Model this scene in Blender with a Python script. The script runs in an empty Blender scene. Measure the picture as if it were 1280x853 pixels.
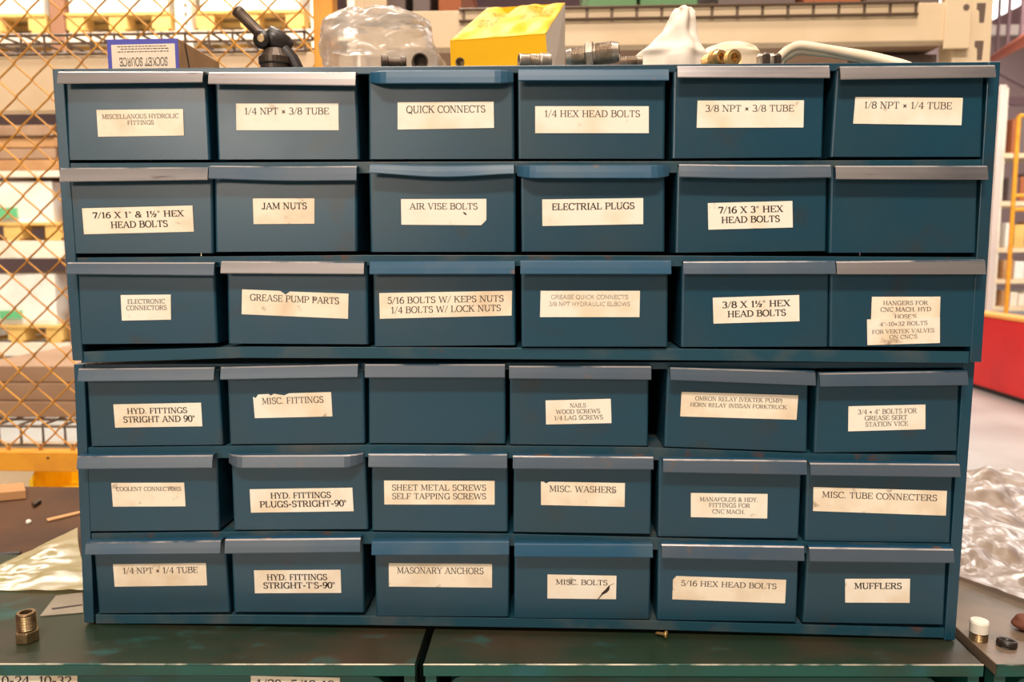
import bpy, math, random
from mathutils import Vector, Matrix, noise
random.seed(7)
sc = bpy.context.scene
V = Vector

# ------------------------------------------------------------------ camera
FPX = 1007.0
CAM = V((0.0285, -0.7525, 0.377)); YAW, PIT, ROL = 0.0459, 0.1108, -0.0029
FW = V((-math.sin(YAW)*math.cos(PIT), math.cos(YAW)*math.cos(PIT), -math.sin(PIT)))
_rt = V((math.cos(YAW), math.sin(YAW), 0)); _up = _rt.cross(FW)
RT = _rt*math.cos(ROL) + _up*math.sin(ROL); UP = -_rt*math.sin(ROL) + _up*math.cos(ROL)
cd = bpy.data.cameras.new('camera'); cam = bpy.data.objects.new('camera', cd); sc.collection.objects.link(cam)
cd.sensor_fit = 'HORIZONTAL'; cd.sensor_width = 36; cd.lens = FPX/1280*36
cd.clip_start = 0.02; cd.clip_end = 200
cd.dof.use_dof = True; cd.dof.focus_distance = 0.745; cd.dof.aperture_fstop = 9.0
cam.matrix_world = Matrix(((RT.x, UP.x, -FW.x, CAM.x), (RT.y, UP.y, -FW.y, CAM.y), (RT.z, UP.z, -FW.z, CAM.z), (0, 0, 0, 1)))
sc.camera = cam

# ------------------------------------------------------------------ light and exposure
sc.view_settings.view_transform = 'Standard'; sc.view_settings.look = 'None'
sc.view_settings.gamma = 1; sc.view_settings.use_curve_mapping = False
sc.view_settings.exposure = 0.0
world = bpy.data.worlds.new('World'); sc.world = world; world.use_nodes = True
bg = world.node_tree.nodes['Background']; bg.inputs[0].default_value = (1.0, 0.88, 0.74, 1); bg.inputs[1].default_value = 0.12

def area(name, loc, target, sx, sy, power, col):
    l = bpy.data.lights.new(name, 'AREA'); l.shape = 'RECTANGLE'; l.size = sx; l.size_y = sy
    l.energy = power; l.color = col
    o = bpy.data.objects.new(name, l); sc.collection.objects.link(o); o.location = loc
    o.rotation_euler = (V(target)-V(loc)).to_track_quat('-Z', 'Y').to_euler()
    return o
WARM = (1.0, 0.85, 0.715)
area('bay_lamp', (-0.3, -2.6, 3.6), (0, 0, 0.3), 1.3, 0.35, 180, WARM)
area('bay_lamp_far', (-3.3, -7.9, 2.3), (0, 0, 0.4), 2.6, 1.1, 190, WARM)
area('aisle_lamp', (-2.2, 3.4, 5.3), (-3.0, 5.4, 0.4), 4.0, 1.5, 640, (1.0, 0.91, 0.80))
area('rack_lamp', (0.3, -0.2, 5.2), (0.2, 1.5, 0.8), 3.0, 0.8, 170, (1.0, 0.88, 0.76))
area('right_aisle_lamp', (5.2, 6.5, 5.3), (5.2, 9.0, -0.3), 3.0, 3.0, 560, (1.0, 0.93, 0.86))

# ------------------------------------------------------------------ helpers
def ray(px, py):
    return FW*FPX + RT*(px-640) + UP*(426.5-py)
def at(px, py, Y):                      # the point of plane y = Y seen at that place of the 1280x853 photo
    d = ray(px, py); return CAM + d*((Y-CAM.y)/d.y)
def onz(px, py, Z):
    d = ray(px, py); return CAM + d*((Z-CAM.z)/d.z)

class MB:
    def __init__(s): s.v = []; s.f = []; s.m = []; s.s = []
    def add(s, pts, faces, m=0, smooth=False):
        b = len(s.v); s.v += [V(p) for p in pts]
        for f in faces: s.f.append([b+i for i in f]); s.m.append(m); s.s.append(smooth)
        return s
    def poly(s, pts, m=0): return s.add(pts, [list(range(len(pts)))], m)
    def hexa(s, p, m=0):                # p: 4 bottom + 4 top, same winding (ccw from above)
        return s.add(p, [(3, 2, 1, 0), (4, 5, 6, 7), (0, 1, 5, 4), (1, 2, 6, 5), (2, 3, 7, 6), (3, 0, 4, 7)], m)
    def box(s, a, b, m=0):
        (x0, y0, z0), (x1, y1, z1) = a, b
        return s.hexa([(x0, y0, z0), (x1, y0, z0), (x1, y1, z0), (x0, y1, z0), (x0, y0, z1), (x1, y0, z1), (x1, y1, z1), (x0, y1, z1)], m)
    def obox(s, c, ax, ay, az, m=0):    # centre and three half axes
        c, ax, ay, az = V(c), V(ax), V(ay), V(az)
        return s.hexa([c-ax-ay-az, c+ax-ay-az, c+ax+ay-az, c-ax+ay-az, c-ax-ay+az, c+ax-ay+az, c+ax+ay+az, c-ax+ay+az], m)
    def prism(s, prof, d, m=0):         # closed polygon extruded along d
        n = len(prof); d = V(d); P = [V(p) for p in prof]; P = P + [p+d for p in P]
        return s.add(P, [list(range(n))[::-1], [n+i for i in range(n)]] + [(i, (i+1) % n, n+(i+1) % n, n+i) for i in range(n)], m)
    def tube(s, path, r, n=8, m=0, cap=True, smooth=True):
        path = [V(p) for p in path]; rr = r if isinstance(r, (list, tuple)) else [r]*len(path)
        pts = []; ref = None
        for i, p in enumerate(path):
            t = (path[min(i+1, len(path)-1)] - path[max(i-1, 0)]).normalized()
            if ref is None:
                a = V((0, 0, 1)) if abs(t.z) < 0.9 else V((0, 1, 0)); ref = (a - t*a.dot(t)).normalized()
            ref = (ref - t*ref.dot(t)).normalized(); b = t.cross(ref)
            for k in range(n):
                q = 2*math.pi*k/n; pts.append(p + (ref*math.cos(q) + b*math.sin(q))*rr[i])
        fs = [(i*n+k, i*n+(k+1) % n, (i+1)*n+(k+1) % n, (i+1)*n+k) for i in range(len(path)-1) for k in range(n)]
        s.add(pts, fs, m, smooth)
        if cap:
            L = (len(path)-1)*n; s.add([pts[k] for k in range(n)], [list(range(n))[::-1]], m); s.add([pts[L+k] for k in range(n)], [list(range(n))], m)
        return s
    def lathe(s, prof, o, axis, n=24, m=0, smooth=False, hexes=False):
        o = V(o); t = V(axis).normalized(); a = V((0, 0, 1)) if abs(t.z) < 0.9 else V((0, 1, 0))
        u = (a - t*a.dot(t)).normalized(); b = t.cross(u); pts = []
        for (r, h) in prof:
            for k in range(n):
                q = 2*math.pi*(k+0.5)/n; pts.append(o + t*h + (u*math.cos(q)+b*math.sin(q))*r)
        fs = [(i*n+k, i*n+(k+1) % n, (i+1)*n+(k+1) % n, (i+1)*n+k) for i in range(len(prof)-1) for k in range(n)]
        return s.add(pts, fs, m, smooth)
    def grid(s, fn, nu, nv, m=0, smooth=True):
        pts = [fn(i/nu, j/nv) for j in range(nv+1) for i in range(nu+1)]
        fs = [(j*(nu+1)+i, j*(nu+1)+i+1, (j+1)*(nu+1)+i+1, (j+1)*(nu+1)+i) for j in range(nv) for i in range(nu)]
        return s.add(pts, fs, m, smooth)

WORLD = {}
def obj(name, mb, mats, parent=None, origin=None, bevel=0, solid=0, seg=2):
    if not isinstance(mats, (list, tuple)): mats = [mats]
    if origin is None:
        lo = [min(v[i] for v in mb.v) for i in range(3)]; hi = [max(v[i] for v in mb.v) for i in range(3)]
        origin = V(((lo[0]+hi[0])/2, (lo[1]+hi[1])/2, lo[2]))
    origin = V(origin)
    me = bpy.data.meshes.new(name); me.from_pydata([tuple(v-origin) for v in mb.v], [], mb.f)
    for mt in mats: me.materials.append(mt)
    me.polygons.foreach_set('material_index', mb.m); me.polygons.foreach_set('use_smooth', mb.s)
    me.update()
    o = bpy.data.objects.new(name, me); sc.collection.objects.link(o)
    WORLD[o.name] = origin
    o.location = origin - (WORLD[parent.name] if parent else V((0, 0, 0)))
    if parent: o.parent = parent
    if solid:
        md = o.modifiers.new('thickness', 'SOLIDIFY'); md.thickness = abs(solid); md.offset = -1 if solid > 0 else 1
    if bevel:
        md = o.modifiers.new('bevel', 'BEVEL'); md.width = bevel; md.segments = seg; md.limit_method = 'ANGLE'; md.angle_limit = math.radians(40)
    return o
def tag(o, label, cat, group=None):
    o['label'] = label; o['category'] = cat
    if group: o['group'] = group
    return o
def thing(name, label, cat, loc, group=None):
    o = bpy.data.objects.new(name, None); sc.collection.objects.link(o); o.empty_display_size = 0.05
    o.location = loc; WORLD[o.name] = V(loc)
    return tag(o, label, cat, group)
def struct(name, mb, mat):
    o = obj(name, mb, mat, origin=(0, 0, 0)); o['kind'] = 'structure'; return o

# ------------------------------------------------------------------ materials
def srgb(r, g, b):
    return tuple(((c/255)/12.92 if c/255 <= 0.04045 else ((c/255+0.055)/1.055)**2.4) for c in (r, g, b)) + (1,)
def mat(name, col, rough=0.5, metal=0.0, spec=0.5, noise_col=None, nscale=8.0, nlo=0.45, nhi=0.7, ndet=6.0, bump=0.0, bscale=40.0, rvar=0.0,
        second=None, s2scale=30.0, s2lo=0.6, s2hi=0.7, stretch=None, coat=0.0, per_obj=True):
    m = bpy.data.materials.new(name); m.use_nodes = True; nt = m.node_tree; N = nt.nodes; L = nt.links
    b = N['Principled BSDF']; b.inputs['Base Color'].default_value = col; b.inputs['Roughness'].default_value = rough
    b.inputs['Metallic'].default_value = metal; b.inputs['Specular IOR Level'].default_value = spec
    b.inputs['Coat Weight'].default_value = coat
    if noise_col is None and not bump: return m
    tc = N.new('ShaderNodeTexCoord'); vec = tc.outputs['Object']
    if per_obj:
        oi = N.new('ShaderNodeObjectInfo'); ad = N.new('ShaderNodeVectorMath'); ad.operation = 'MULTIPLY_ADD'
        L.new(oi.outputs['Random'], ad.inputs[0]); ad.inputs[1].default_value = (37, 53, 71); L.new(vec, ad.inputs[2]); vec = ad.outputs[0]
    if stretch:
        mp = N.new('ShaderNodeMapping'); mp.inputs['Scale'].default_value = stretch; L.new(vec, mp.inputs[0]); vec = mp.outputs[0]
    def layer(prev, col2, scale, lo, hi):
        n = N.new('ShaderNodeTexNoise'); n.inputs['Scale'].default_value = scale; n.inputs['Detail'].default_value = ndet; L.new(vec, n.inputs['Vector'])
        r = N.new('ShaderNodeMapRange'); r.inputs[1].default_value = lo; r.inputs[2].default_value = hi; L.new(n.outputs['Fac'], r.inputs[0])
        x = N.new('ShaderNodeMix'); x.data_type = 'RGBA'; L.new(r.outputs[0], x.inputs[0])
        if prev is None: x.inputs[6].default_value = col
        else: L.new(prev, x.inputs[6])
        x.inputs[7].default_value = col2
        return x.outputs[2], r.outputs[0]
    if noise_col is not None:
        c, fac = layer(None, noise_col, nscale, nlo, nhi)
        if second is not None: c, f2 = layer(c, second, s2scale, s2lo, s2hi)
        L.new(c, b.inputs['Base Color'])
        if rvar:
            r = N.new('ShaderNodeMapRange'); r.inputs[3].default_value = rough; r.inputs[4].default_value = rough+rvar; L.new(fac, r.inputs[0]); L.new(r.outputs[0], b.inputs['Roughness'])
    if bump:
        n = N.new('ShaderNodeTexNoise'); n.inputs['Scale'].default_value = bscale; n.inputs['Detail'].default_value = 4; L.new(vec, n.inputs['Vector'])
        bp = N.new('ShaderNodeBump'); bp.inputs['Strength'].default_value = bump; bp.inputs['Distance'].default_value = 0.01; L.new(n.outputs['Fac'], bp.inputs['Height']); L.new(bp.outputs[0], b.inputs['Normal'])
    return m
M = {}
BLUE = srgb(8, 63, 83)
M['paint'] = mat('blue_enamel', BLUE, 0.34, 0, 0.85, srgb(20, 58, 72), 9, 0.42, 0.72, rvar=0.08, second=srgb(44, 50, 52), s2scale=26, s2lo=0.60, s2hi=0.80)
M['rail_paint'] = mat('blue_enamel_worn', srgb(26, 70, 86), 0.42, 0, 0.45, srgb(76, 84, 84), 16, 0.50, 0.70, second=srgb(96, 62, 44), s2scale=34, s2lo=0.63, s2hi=0.74)
M['lip_blue'] = mat('lip_blue_enamel', srgb(30, 78, 106), 0.42, 0, 0.4, srgb(64, 90, 106), 14, 0.48, 0.72, second=srgb(120, 84, 62), s2scale=40, s2lo=0.66, s2hi=0.74)
M['lip_grey'] = mat('lip_rubbed_lit_enamel', srgb(80, 92, 104), 0.40, 0.15, 0.6, srgb(58, 84, 104), 10, 0.48, 0.72, second=srgb(112, 92, 78), s2scale=38, s2lo=0.66, s2hi=0.80)  # grey paints in the light on the lip face, with dust and rubbing
M['lip_edge'] = mat('lip_worn_edge', srgb(196, 190, 186), 0.35, 0.5, 0.6, srgb(70, 92, 108), 16, 0.50, 0.64, stretch=(1, .2, .2))  # worn edge with its bright highlight line painted in
M['lip_bare'] = mat('lip_bare_steel', srgb(150, 144, 142), 0.36, 0.6, 0.6, srgb(92, 94, 100), 12, 0.50, 0.75, second=srgb(96, 84, 78), s2scale=50, s2lo=0.66, s2hi=0.76, stretch=(0.35, 1, 2.5))
M['dark_inside'] = mat('cabinet_inside_enamel', srgb(40, 58, 68), 0.6)
M['paper'] = mat('label_paper', srgb(250, 240, 222), 0.75, 0, 0.2, srgb(238, 216, 184), 22, 0.46, 0.72, second=srgb(140, 110, 80), s2scale=60, s2lo=0.68, s2hi=0.80)
M['paper_old'] = mat('label_paper_stained', srgb(250, 236, 212), 0.75, 0, 0.2, srgb(230, 206, 174), 26, 0.44, 0.70, second=srgb(112, 84, 62), s2scale=70, s2lo=0.66, s2hi=0.78)
M['ink'] = mat('ink_black', srgb(52, 38, 34), 0.7)
M['ink_soft'] = mat('ink_worn', srgb(58, 44, 40), 0.7)
M['ink_faint'] = mat('ink_faint', srgb(84, 68, 60), 0.7)
M['bench'] = mat('green_bench_enamel', srgb(20, 80, 70), 0.45, 0, 0.5, srgb(36, 62, 48), 14, 0.46, 0.66, second=srgb(30, 88, 100), s2scale=17, s2lo=0.58, s2hi=0.74, rvar=0.1)
M['bench_top'] = mat('green_bench_top_oily', srgb(34, 50, 36), 0.30, 0, 0.38, srgb(62, 48, 34), 12, 0.42, 0.66, second=srgb(26, 92, 88), s2scale=24, s2lo=0.58, s2hi=0.74, rvar=0.2, stretch=(0.7, 1, 1))
M['steel'] = mat('bright_steel', srgb(192, 180, 164), 0.36, 0.75, 0.5, srgb(140, 122, 104), 60, 0.45, 0.7)
M['steel_dark'] = mat('dark_oxide_steel', srgb(92, 78, 66), 0.4, 0.6, 0.5, srgb(56, 46, 40), 50, 0.4, 0.7)
M['brass'] = mat('brass', srgb(214, 176, 112), 0.36, 0.75, 0.5, srgb(164, 126, 74), 70, 0.45, 0.7)
M['bronze'] = mat('tarnished_brass', srgb(172, 146, 108), 0.30, 0.85, 0.5, srgb(104, 82, 56), 60, 0.45, 0.7)
M['carton'] = mat('brown_carton', srgb(206, 158, 110), 0.8, 0, 0.2, srgb(180, 130, 84), 18, 0.4, 0.7)
M['white_print'] = mat('carton_white_panel', srgb(240, 222, 198), 0.6, 0, 0.3)
M['violet'] = mat('carton_violet_print', srgb(84, 84, 176), 0.55, 0, 0.4)
M['yellow_carton'] = mat('yellow_carton', srgb(244, 184, 8), 0.5, 0, 0.4, srgb(236, 168, 8), 16, 0.5, 0.8)
M['cloth'] = mat('white_cloth', srgb(234, 222, 206), 0.8, 0, 0.2, srgb(216, 198, 176), 24, 0.5, 0.8)
M['cream_cloth'] = mat('cream_cloth', srgb(238, 222, 196), 0.8, 0, 0.2, srgb(222, 198, 164), 24, 0.5, 0.8)
M['fence'] = mat('orange_fence_enamel', srgb(238, 162, 40), 0.45, 0, 0.5, srgb(222, 146, 36), 20, 0.45, 0.7)
M['wire'] = mat('orange_wire_enamel', srgb(222, 158, 58), 0.5, 0, 0.4, srgb(176, 120, 54), 20, 0.40, 0.7)
M['bin'] = mat('yellow_plastic', srgb(250, 200, 20), 0.4, 0, 0.5)
M['table'] = mat('oily_brown_board', srgb(90, 58, 32), 0.65, 0, 0.3, srgb(54, 36, 24), 6, 0.4, 0.7, second=srgb(168, 130, 86), s2scale=40, s2lo=0.70, s2hi=0.76)
M['rack'] = mat('beige_rack_enamel', srgb(234, 210, 174), 0.5, 0, 0.4, srgb(224, 198, 160), 5, 0.45, 0.7)
M['rack_white'] = mat('pale_rack_enamel', srgb(240, 228, 206), 0.5, 0, 0.4, srgb(224, 208, 184), 5, 0.45, 0.7)
M['rack_shaded'] = mat('shaded_rack_enamel', srgb(158, 112, 84), 0.6)  # shade on the upright painted as a darker copy of the rack enamel
M['slot'] = mat('slot_shade', srgb(110, 90, 78), 0.7)
M['deck'] = mat('galvanised_wire', srgb(104, 84, 66), 0.5, 0.3)
M['pine'] = mat('pallet_pine', srgb(236, 196, 116), 0.7, 0, 0.3, srgb(214, 166, 90), 3, 0.4, 0.7)
M['load'] = mat('white_shrink_wrap', srgb(244, 238, 226), 0.35, 0, 0.5, srgb(228, 220, 204), 4, 0.4, 0.7, bump=0.5, bscale=9)
M['green_print'] = mat('green_print', srgb(110, 190, 130), 0.5)
M['board'] = mat('grey_brown_board', srgb(172, 140, 112), 0.7, 0, 0.3, srgb(150, 118, 92), 3, 0.4, 0.7)
M['box_tan'] = mat('tan_carton', srgb(196, 150, 104), 0.8, 0, 0.2, srgb(176, 128, 84), 4, 0.4, 0.7)
M['box_rust'] = mat('rust_brown_carton', srgb(166, 96, 60), 0.8)
M['box_grey'] = mat('grey_tote', srgb(110, 96, 92), 0.6)
M['box_green'] = mat('green_tote', srgb(96, 140, 92), 0.6)
M['rust_dark'] = mat('dark_rust', srgb(118, 70, 50), 0.8)
M['red'] = mat('red_enamel', srgb(226, 36, 36), 0.45, 0, 0.5, srgb(206, 30, 34), 2, 0.4, 0.7)
M['orange'] = mat('orange_enamel', srgb(246, 168, 84), 0.5)
M['pipe_red'] = mat('red_oxide_pipe', srgb(230, 120, 88), 0.5)
M['floor'] = mat('sealed_concrete', srgb(190, 190, 184), 0.35, 0, 0.5, srgb(172, 170, 164), 1.5, 0.4, 0.7, per_obj=False)
M['wall'] = mat('hall_cladding', srgb(186, 160, 156), 0.8, per_obj=False)
M['roof'] = mat('roof_decking', srgb(196, 164, 170), 0.8, per_obj=False)
M['truss'] = mat('mauve_truss_enamel', srgb(120, 92, 96), 0.6)
M['pale_metal'] = mat('pale_galvanised', srgb(216, 200, 190), 0.5)
M['bead'] = mat('dark_rubber', srgb(40, 32, 28), 0.4)
M['white_plastic'] = mat('white_plastic', srgb(240, 232, 214), 0.4, 0, 0.5)
M['grey_paper'] = mat('grey_card', srgb(150, 140, 122), 0.7, 0, 0.2, srgb(124, 112, 96), 14, 0.4, 0.7)
def film(name, col, dens, rough=0.25, gl=0.5):
    m = bpy.data.materials.new(name); m.use_nodes = True; nt = m.node_tree; N = nt.nodes; L = nt.links
    out = N['Material Output']; N.remove(N['Principled BSDF'])
    t = N.new('ShaderNodeBsdfTransparent'); t.inputs[0].default_value = (1, 0.99, 0.97, 1)
    d = N.new('ShaderNodeBsdfDiffuse'); d.inputs[0].default_value = col
    tl = N.new('ShaderNodeBsdfTranslucent'); tl.inputs[0].default_value = col
    g = N.new('ShaderNodeBsdfGlossy'); g.inputs['Roughness'].default_value = rough; g.inputs[0].default_value = (1, 1, 1, 1)
    a = N.new('ShaderNodeMixShader'); a.inputs[0].default_value = 0.5; L.new(d.outputs[0], a.inputs[1]); L.new(tl.outputs[0], a.inputs[2])
    b = N.new('ShaderNodeMixShader'); b.inputs[0].default_value = dens; L.new(t.outputs[0], b.inputs[1]); L.new(a.outputs[0], b.inputs[2])
    f = N.new('ShaderNodeFresnel'); f.inputs[0].default_value = 1.45
    mu = N.new('ShaderNodeMath'); mu.operation = 'MULTIPLY_ADD'; mu.inputs[1].default_value = gl; mu.inputs[2].default_value = 0.02; L.new(f.outputs[0], mu.inputs[0])
    c = N.new('ShaderNodeMixShader'); L.new(mu.outputs[0], c.inputs[0]); L.new(b.outputs[0], c.inputs[1]); L.new(g.outputs[0], c.inputs[2]); L.new(c.outputs[0], out.inputs[0])
    return m
M['film_clear'] = film('clear_plastic_film', srgb(244, 228, 210), 0.42, 0.22, 0.7)
M['film_yellow'] = film('yellowish_plastic_film', srgb(204, 186, 112), 0.88, 0.38, 0.22)
M['film_dusty'] = film('dusty_plastic_film', srgb(184, 164, 146), 0.84, 0.40, 0.30)
def emitter(name, col, s):
    m = bpy.data.materials.new(name); m.use_nodes = True; b = m.node_tree.nodes['Principled BSDF']
    b.inputs['Emission Color'].default_value = col; b.inputs['Emission Strength'].default_value = s; return m
M['skylight'] = emitter('skylight_pane', (1, 0.98, 0.95, 1), 3.0)

# ------------------------------------------------------------------ the hall
FZ = -0.90
fl = MB(); fl.poly([(-14, -8, FZ), (20, -8, FZ), (20, 27, FZ), (-14, 27, FZ)]); struct('floor', fl, M['floor'])
c = MB(); c.poly([(-14, 27, 7.4), (20, 27, 7.4), (20, -8, 7.4), (-14, -8, 7.4)]); struct('ceiling', c, M['roof'])
w = MB(); w.poly([(-14, 27, FZ), (20, 27, FZ), (20, 27, 7.4), (-14, 27, 7.4)]); struct('wall_back', w, M['wall'])
w = MB(); w.poly([(-14, -8, FZ), (-14, 27, FZ), (-14, 27, 7.4), (-14, -8, 7.4)]); struct('wall_left', w, M['wall'])
w = MB(); w.poly([(20, 27, FZ), (20, -8, FZ), (20, -8, 7.4), (20, 27, 7.4)]); struct('wall_right', w, M['wall'])

# ------------------------------------------------------------------ drawer cabinets
def quadpt(q, u, v):                    # q = TL, TR, BR, BL ; v = 0 at the top
    a = q[0].lerp(q[1], u); b = q[3].lerp(q[2], u); return a.lerp(b, v)

# lettering: every capital drawn with strokes; k thick, n thin, c curve whose weight follows its direction
def arc(cx, cy, rx, ry, a0, a1, n=9):
    return [(cx+rx*math.cos(math.radians(a0+(a1-a0)*i/n)), cy+ry*math.sin(math.radians(a0+(a1-a0)*i/n))) for i in range(n+1)]
GL = {
 'A': (.95, [('n', [(.10, 0), (.45, 1)]), ('k', [(.45, 1), (.83, 0)]), ('n', [(.24, .34), (.70, .34)])], [(.10, 0), (.83, 0)]),
 'B': (.82, [('k', [(.17, 0), (.17, 1)]), ('c', [(.17, .98)]+arc(.44, .765, .24, .215, 90, -90)+[(.17, .55)]), ('c', [(.44, .55)]+arc(.47, .285, .27, .265, 90, -90)+[(.17, .02)])], [(.13, 0), (.13, 1)]),
 'C': (.88, [('c', arc(.49, .5, .40, .5, 42, 318, 16)), ('n', [(.80, .70), (.80, .98)])], []),
 'D': (.95, [('k', [(.18, 0), (.18, 1)]), ('c', [(.18, .97), (.40, .97)]+arc(.42, .5, .43, .47, 90, -90, 12)+[(.18, .03)])], [(.14, 0), (.14, 1)]),
 'E': (.80, [('k', [(.18, 0), (.18, 1)]), ('n', [(.10, .97), (.70, .97), (.70, .74)]), ('n', [(.10, .03), (.73, .03), (.73, .27)]), ('n', [(.18, .51), (.52, .51)]), ('n', [(.52, .40), (.52, .62)])], []),
 'F': (.76, [('k', [(.18, 0), (.18, 1)]), ('n', [(.10, .97), (.70, .97), (.70, .72)]), ('n', [(.18, .49), (.52, .49)]), ('n', [(.52, .38), (.52, .60)])], [(.18, 0)]),
 'G': (.95, [('c', arc(.49, .5, .40, .5, 42, 330, 16)), ('n', [(.80, .70), (.80, .98)]), ('k', [(.80, .02), (.80, .42)])], [(.80, .42)]),
 'H': (.98, [('k', [(.19, 0), (.19, 1)]), ('k', [(.79, 0), (.79, 1)]), ('n', [(.19, .51), (.79, .51)])], [(.19, 0), (.19, 1), (.79, 0), (.79, 1)]),
 'I': (.44, [('k', [(.22, 0), (.22, 1)])], [(.22, 0), (.22, 1)]),
 'J': (.62, [('k', [(.42, 1), (.42, .22)]), ('c', arc(.24, .22, .18, .22, 0, -170, 8))], [(.42, 1)]),
 'K': (.94, [('k', [(.18, 0), (.18, 1)]), ('n', [(.18, .42), (.72, 1)]), ('k', [(.38, .60), (.80, 0)])], [(.18, 0), (.18, 1), (.74, 1), (.82, 0)]),
 'L': (.78, [('k', [(.18, 0), (.18, 1)]), ('n', [(.10, .03), (.70, .03), (.70, .30)])], [(.18, 1)]),
 'M': (1.14, [('n', [(.17, 0), (.19, 1)]), ('k', [(.19, 1), (.55, .10)]), ('n', [(.55, .10), (.91, 1)]), ('k', [(.95, 0), (.93, 1)])], [(.17, 0), (.13, 1), (.95, 0), (.99, 1)]),
 'N': (1.0, [('n', [(.17, 0), (.17, 1)]), ('k', [(.17, 1), (.80, 0)]), ('n', [(.80, 0), (.80, 1)])], [(.17, 0), (.12, 1), (.80, 1)]),
 'O': (.96, [('c', arc(.48, .5, .40, .5, 0, 360, 20))], []),
 'P': (.80, [('k', [(.18, 0), (.18, 1)]), ('c', [(.18, .97)]+arc(.44, .71, .28, .26, 90, -90)+[(.18, .45)])], [(.18, 0), (.13, 1)]),
 'Q': (.98, [('c', arc(.48, .5, .40, .5, 0, 360, 20)), ('k', [(.40, .12), (.62, .08), (.86, -.12)])], []),
 'R': (.90, [('k', [(.18, 0), (.18, 1)]), ('c', [(.18, .97)]+arc(.44, .74, .26, .23, 90, -90)+[(.18, .51)]), ('k', [(.44, .51), (.76, 0)])], [(.18, 0), (.13, 1), (.80, 0)]),
 'S': (.72, [('c', arc(.36, .745, .24, .245, 30, 250, 10)+arc(.36, .26, .27, .26, 80, -150, 10)), ('n', [(.58, .74), (.58, .97)]), ('n', [(.12, .03), (.12, .28)])], []),
 'T': (.84, [('k', [(.42, 0), (.42, 1)]), ('n', [(.08, .72), (.08, .97), (.76, .97), (.76, .72)])], [(.42, 0)]),
 'U': (.94, [('k', [(.18, 1), (.18, .32)]), ('c', arc(.47, .32, .29, .32, 180, 360, 10)), ('n', [(.76, .32), (.76, 1)])], [(.18, 1), (.76, 1)]),
 'V': (.92, [('k', [(.12, 1), (.46, 0)]), ('n', [(.46, 0), (.80, 1)])], [(.12, 1), (.80, 1)]),
 'W': (1.30, [('k', [(.12, 1), (.38, 0)]), ('n', [(.38, 0), (.65, .95)]), ('k', [(.65, .95), (.92, 0)]), ('n', [(.92, 0), (1.18, 1)])], [(.12, 1), (1.18, 1)]),
 'X': (.92, [('k', [(.16, 1), (.78, 0)]), ('n', [(.76, 1), (.14, 0)])], [(.16, 1), (.78, 0), (.76, 1), (.14, 0)]),
 'Y': (.90, [('k', [(.12, 1), (.45, .46)]), ('n', [(.45, .46), (.78, 1)]), ('k', [(.45, 0), (.45, .48)])], [(.12, 1), (.78, 1), (.45, 0)]),
 'Z': (.8, [('n', [(.1, .75), (.1, .97), (.7, .97)]), ('k', [(.7, .97), (.1, .03)]), ('n', [(.1, .03), (.7, .03), (.7, .27)])], []),
 '0': (.70, [('c', arc(.35, .5, .27, .5, 0, 360, 18))], []),
 '1': (.56, [('k', [(.30, 0), (.30, 1)]), ('n', [(.12, .80), (.30, 1)])], [(.30, 0)]),
 '2': (.70, [('c', arc(.34, .72, .25, .28, 160, -30, 9)+[(.10, .05)]), ('k', [(.08, .05), (.62, .05)])], []),
 '3': (.70, [('c', arc(.32, .75, .24, .25, 150, -80, 9)), ('c', arc(.32, .27, .28, .27, 90, -150, 10))], []),
 '4': (.74, [('k', [(.52, 0), (.52, 1)]), ('n', [(.52, 1), (.06, .30), (.70, .30)])], [(.52, 0)]),
 '5': (.70, [('k', [(.18, .97), (.60, .97)]), ('n', [(.16, .97), (.14, .55)]), ('c', arc(.33, .32, .28, .32, 130, -150, 11))], []),
 '6': (.70, [('c', arc(.35, .30, .27, .30, 0, 360, 16)), ('c', [(.60, .90), (.42, .99), (.20, .80), (.09, .45), (.08, .30)])], []),
 '7': (.70, [('k', [(.08, .95), (.64, .95)]), ('n', [(.08, .97), (.08, .75)]), ('k', [(.64, .95), (.30, 0)])], []),
 '8': (.70, [('c', arc(.35, .75, .23, .25, 0, 360, 14)), ('c', arc(.35, .26, .28, .26, 0, 360, 14))], []),
 '9': (.70, [('c', arc(.35, .70, .27, .30, 0, 360, 16)), ('c', [(.10, .10), (.28, .01), (.50, .20), (.61, .55), (.62, .70)])], []),
 '/': (.50, [('n', [(.02, -.06), (.46, 1.04)])], []),
 '.': (.34, [('k', [(.15, 0), (.15, .14)])], []),
 ',': (.34, [('k', [(.18, .12), (.10, -.14)])], []),
 '-': (.52, [('k', [(.08, .40), (.44, .40)])], []),
 '"': (.46, [('n', [(.14, 1), (.14, .70)]), ('n', [(.32, 1), (.32, .70)])], []),
 "'": (.28, [('n', [(.14, 1), (.14, .70)])], []),
 '&': (.98, [('c', arc(.42, .76, .19, .22, -40, 230, 10)+[(.80, .02)]), ('c', [(.56, .60), (.22, .42)]+arc(.36, .25, .27, .25, 130, 320, 9)+[(.78, .48)])], []),
 '(': (.40, [('c', arc(.52, .45, .34, .62, 120, 240, 8))], []),
 ')': (.40, [('c', arc(-.12, .45, .34, .62, 60, -60, 8))], []),
 '*': (.66, [('k', [(.12, .18), (.52, .62)]), ('k', [(.12, .62), (.52, .18)])], []),
 'o': (.36, [('n', arc(.18, .84, .12, .14, 0, 360, 10))], []),
 '~': (.92, [('k', [(.16, .50), (.16, 1)]), ('n', [(.08, .90), (.16, 1)]), ('n', [(.18, 0), (.66, 1)]), ('c', arc(.66, .36, .15, .14, 160, -30, 7)+[(.52, .03)]), ('n', [(.52, .03), (.84, .03)])], []),
 ' ': (.42, [], []),
}
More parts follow.
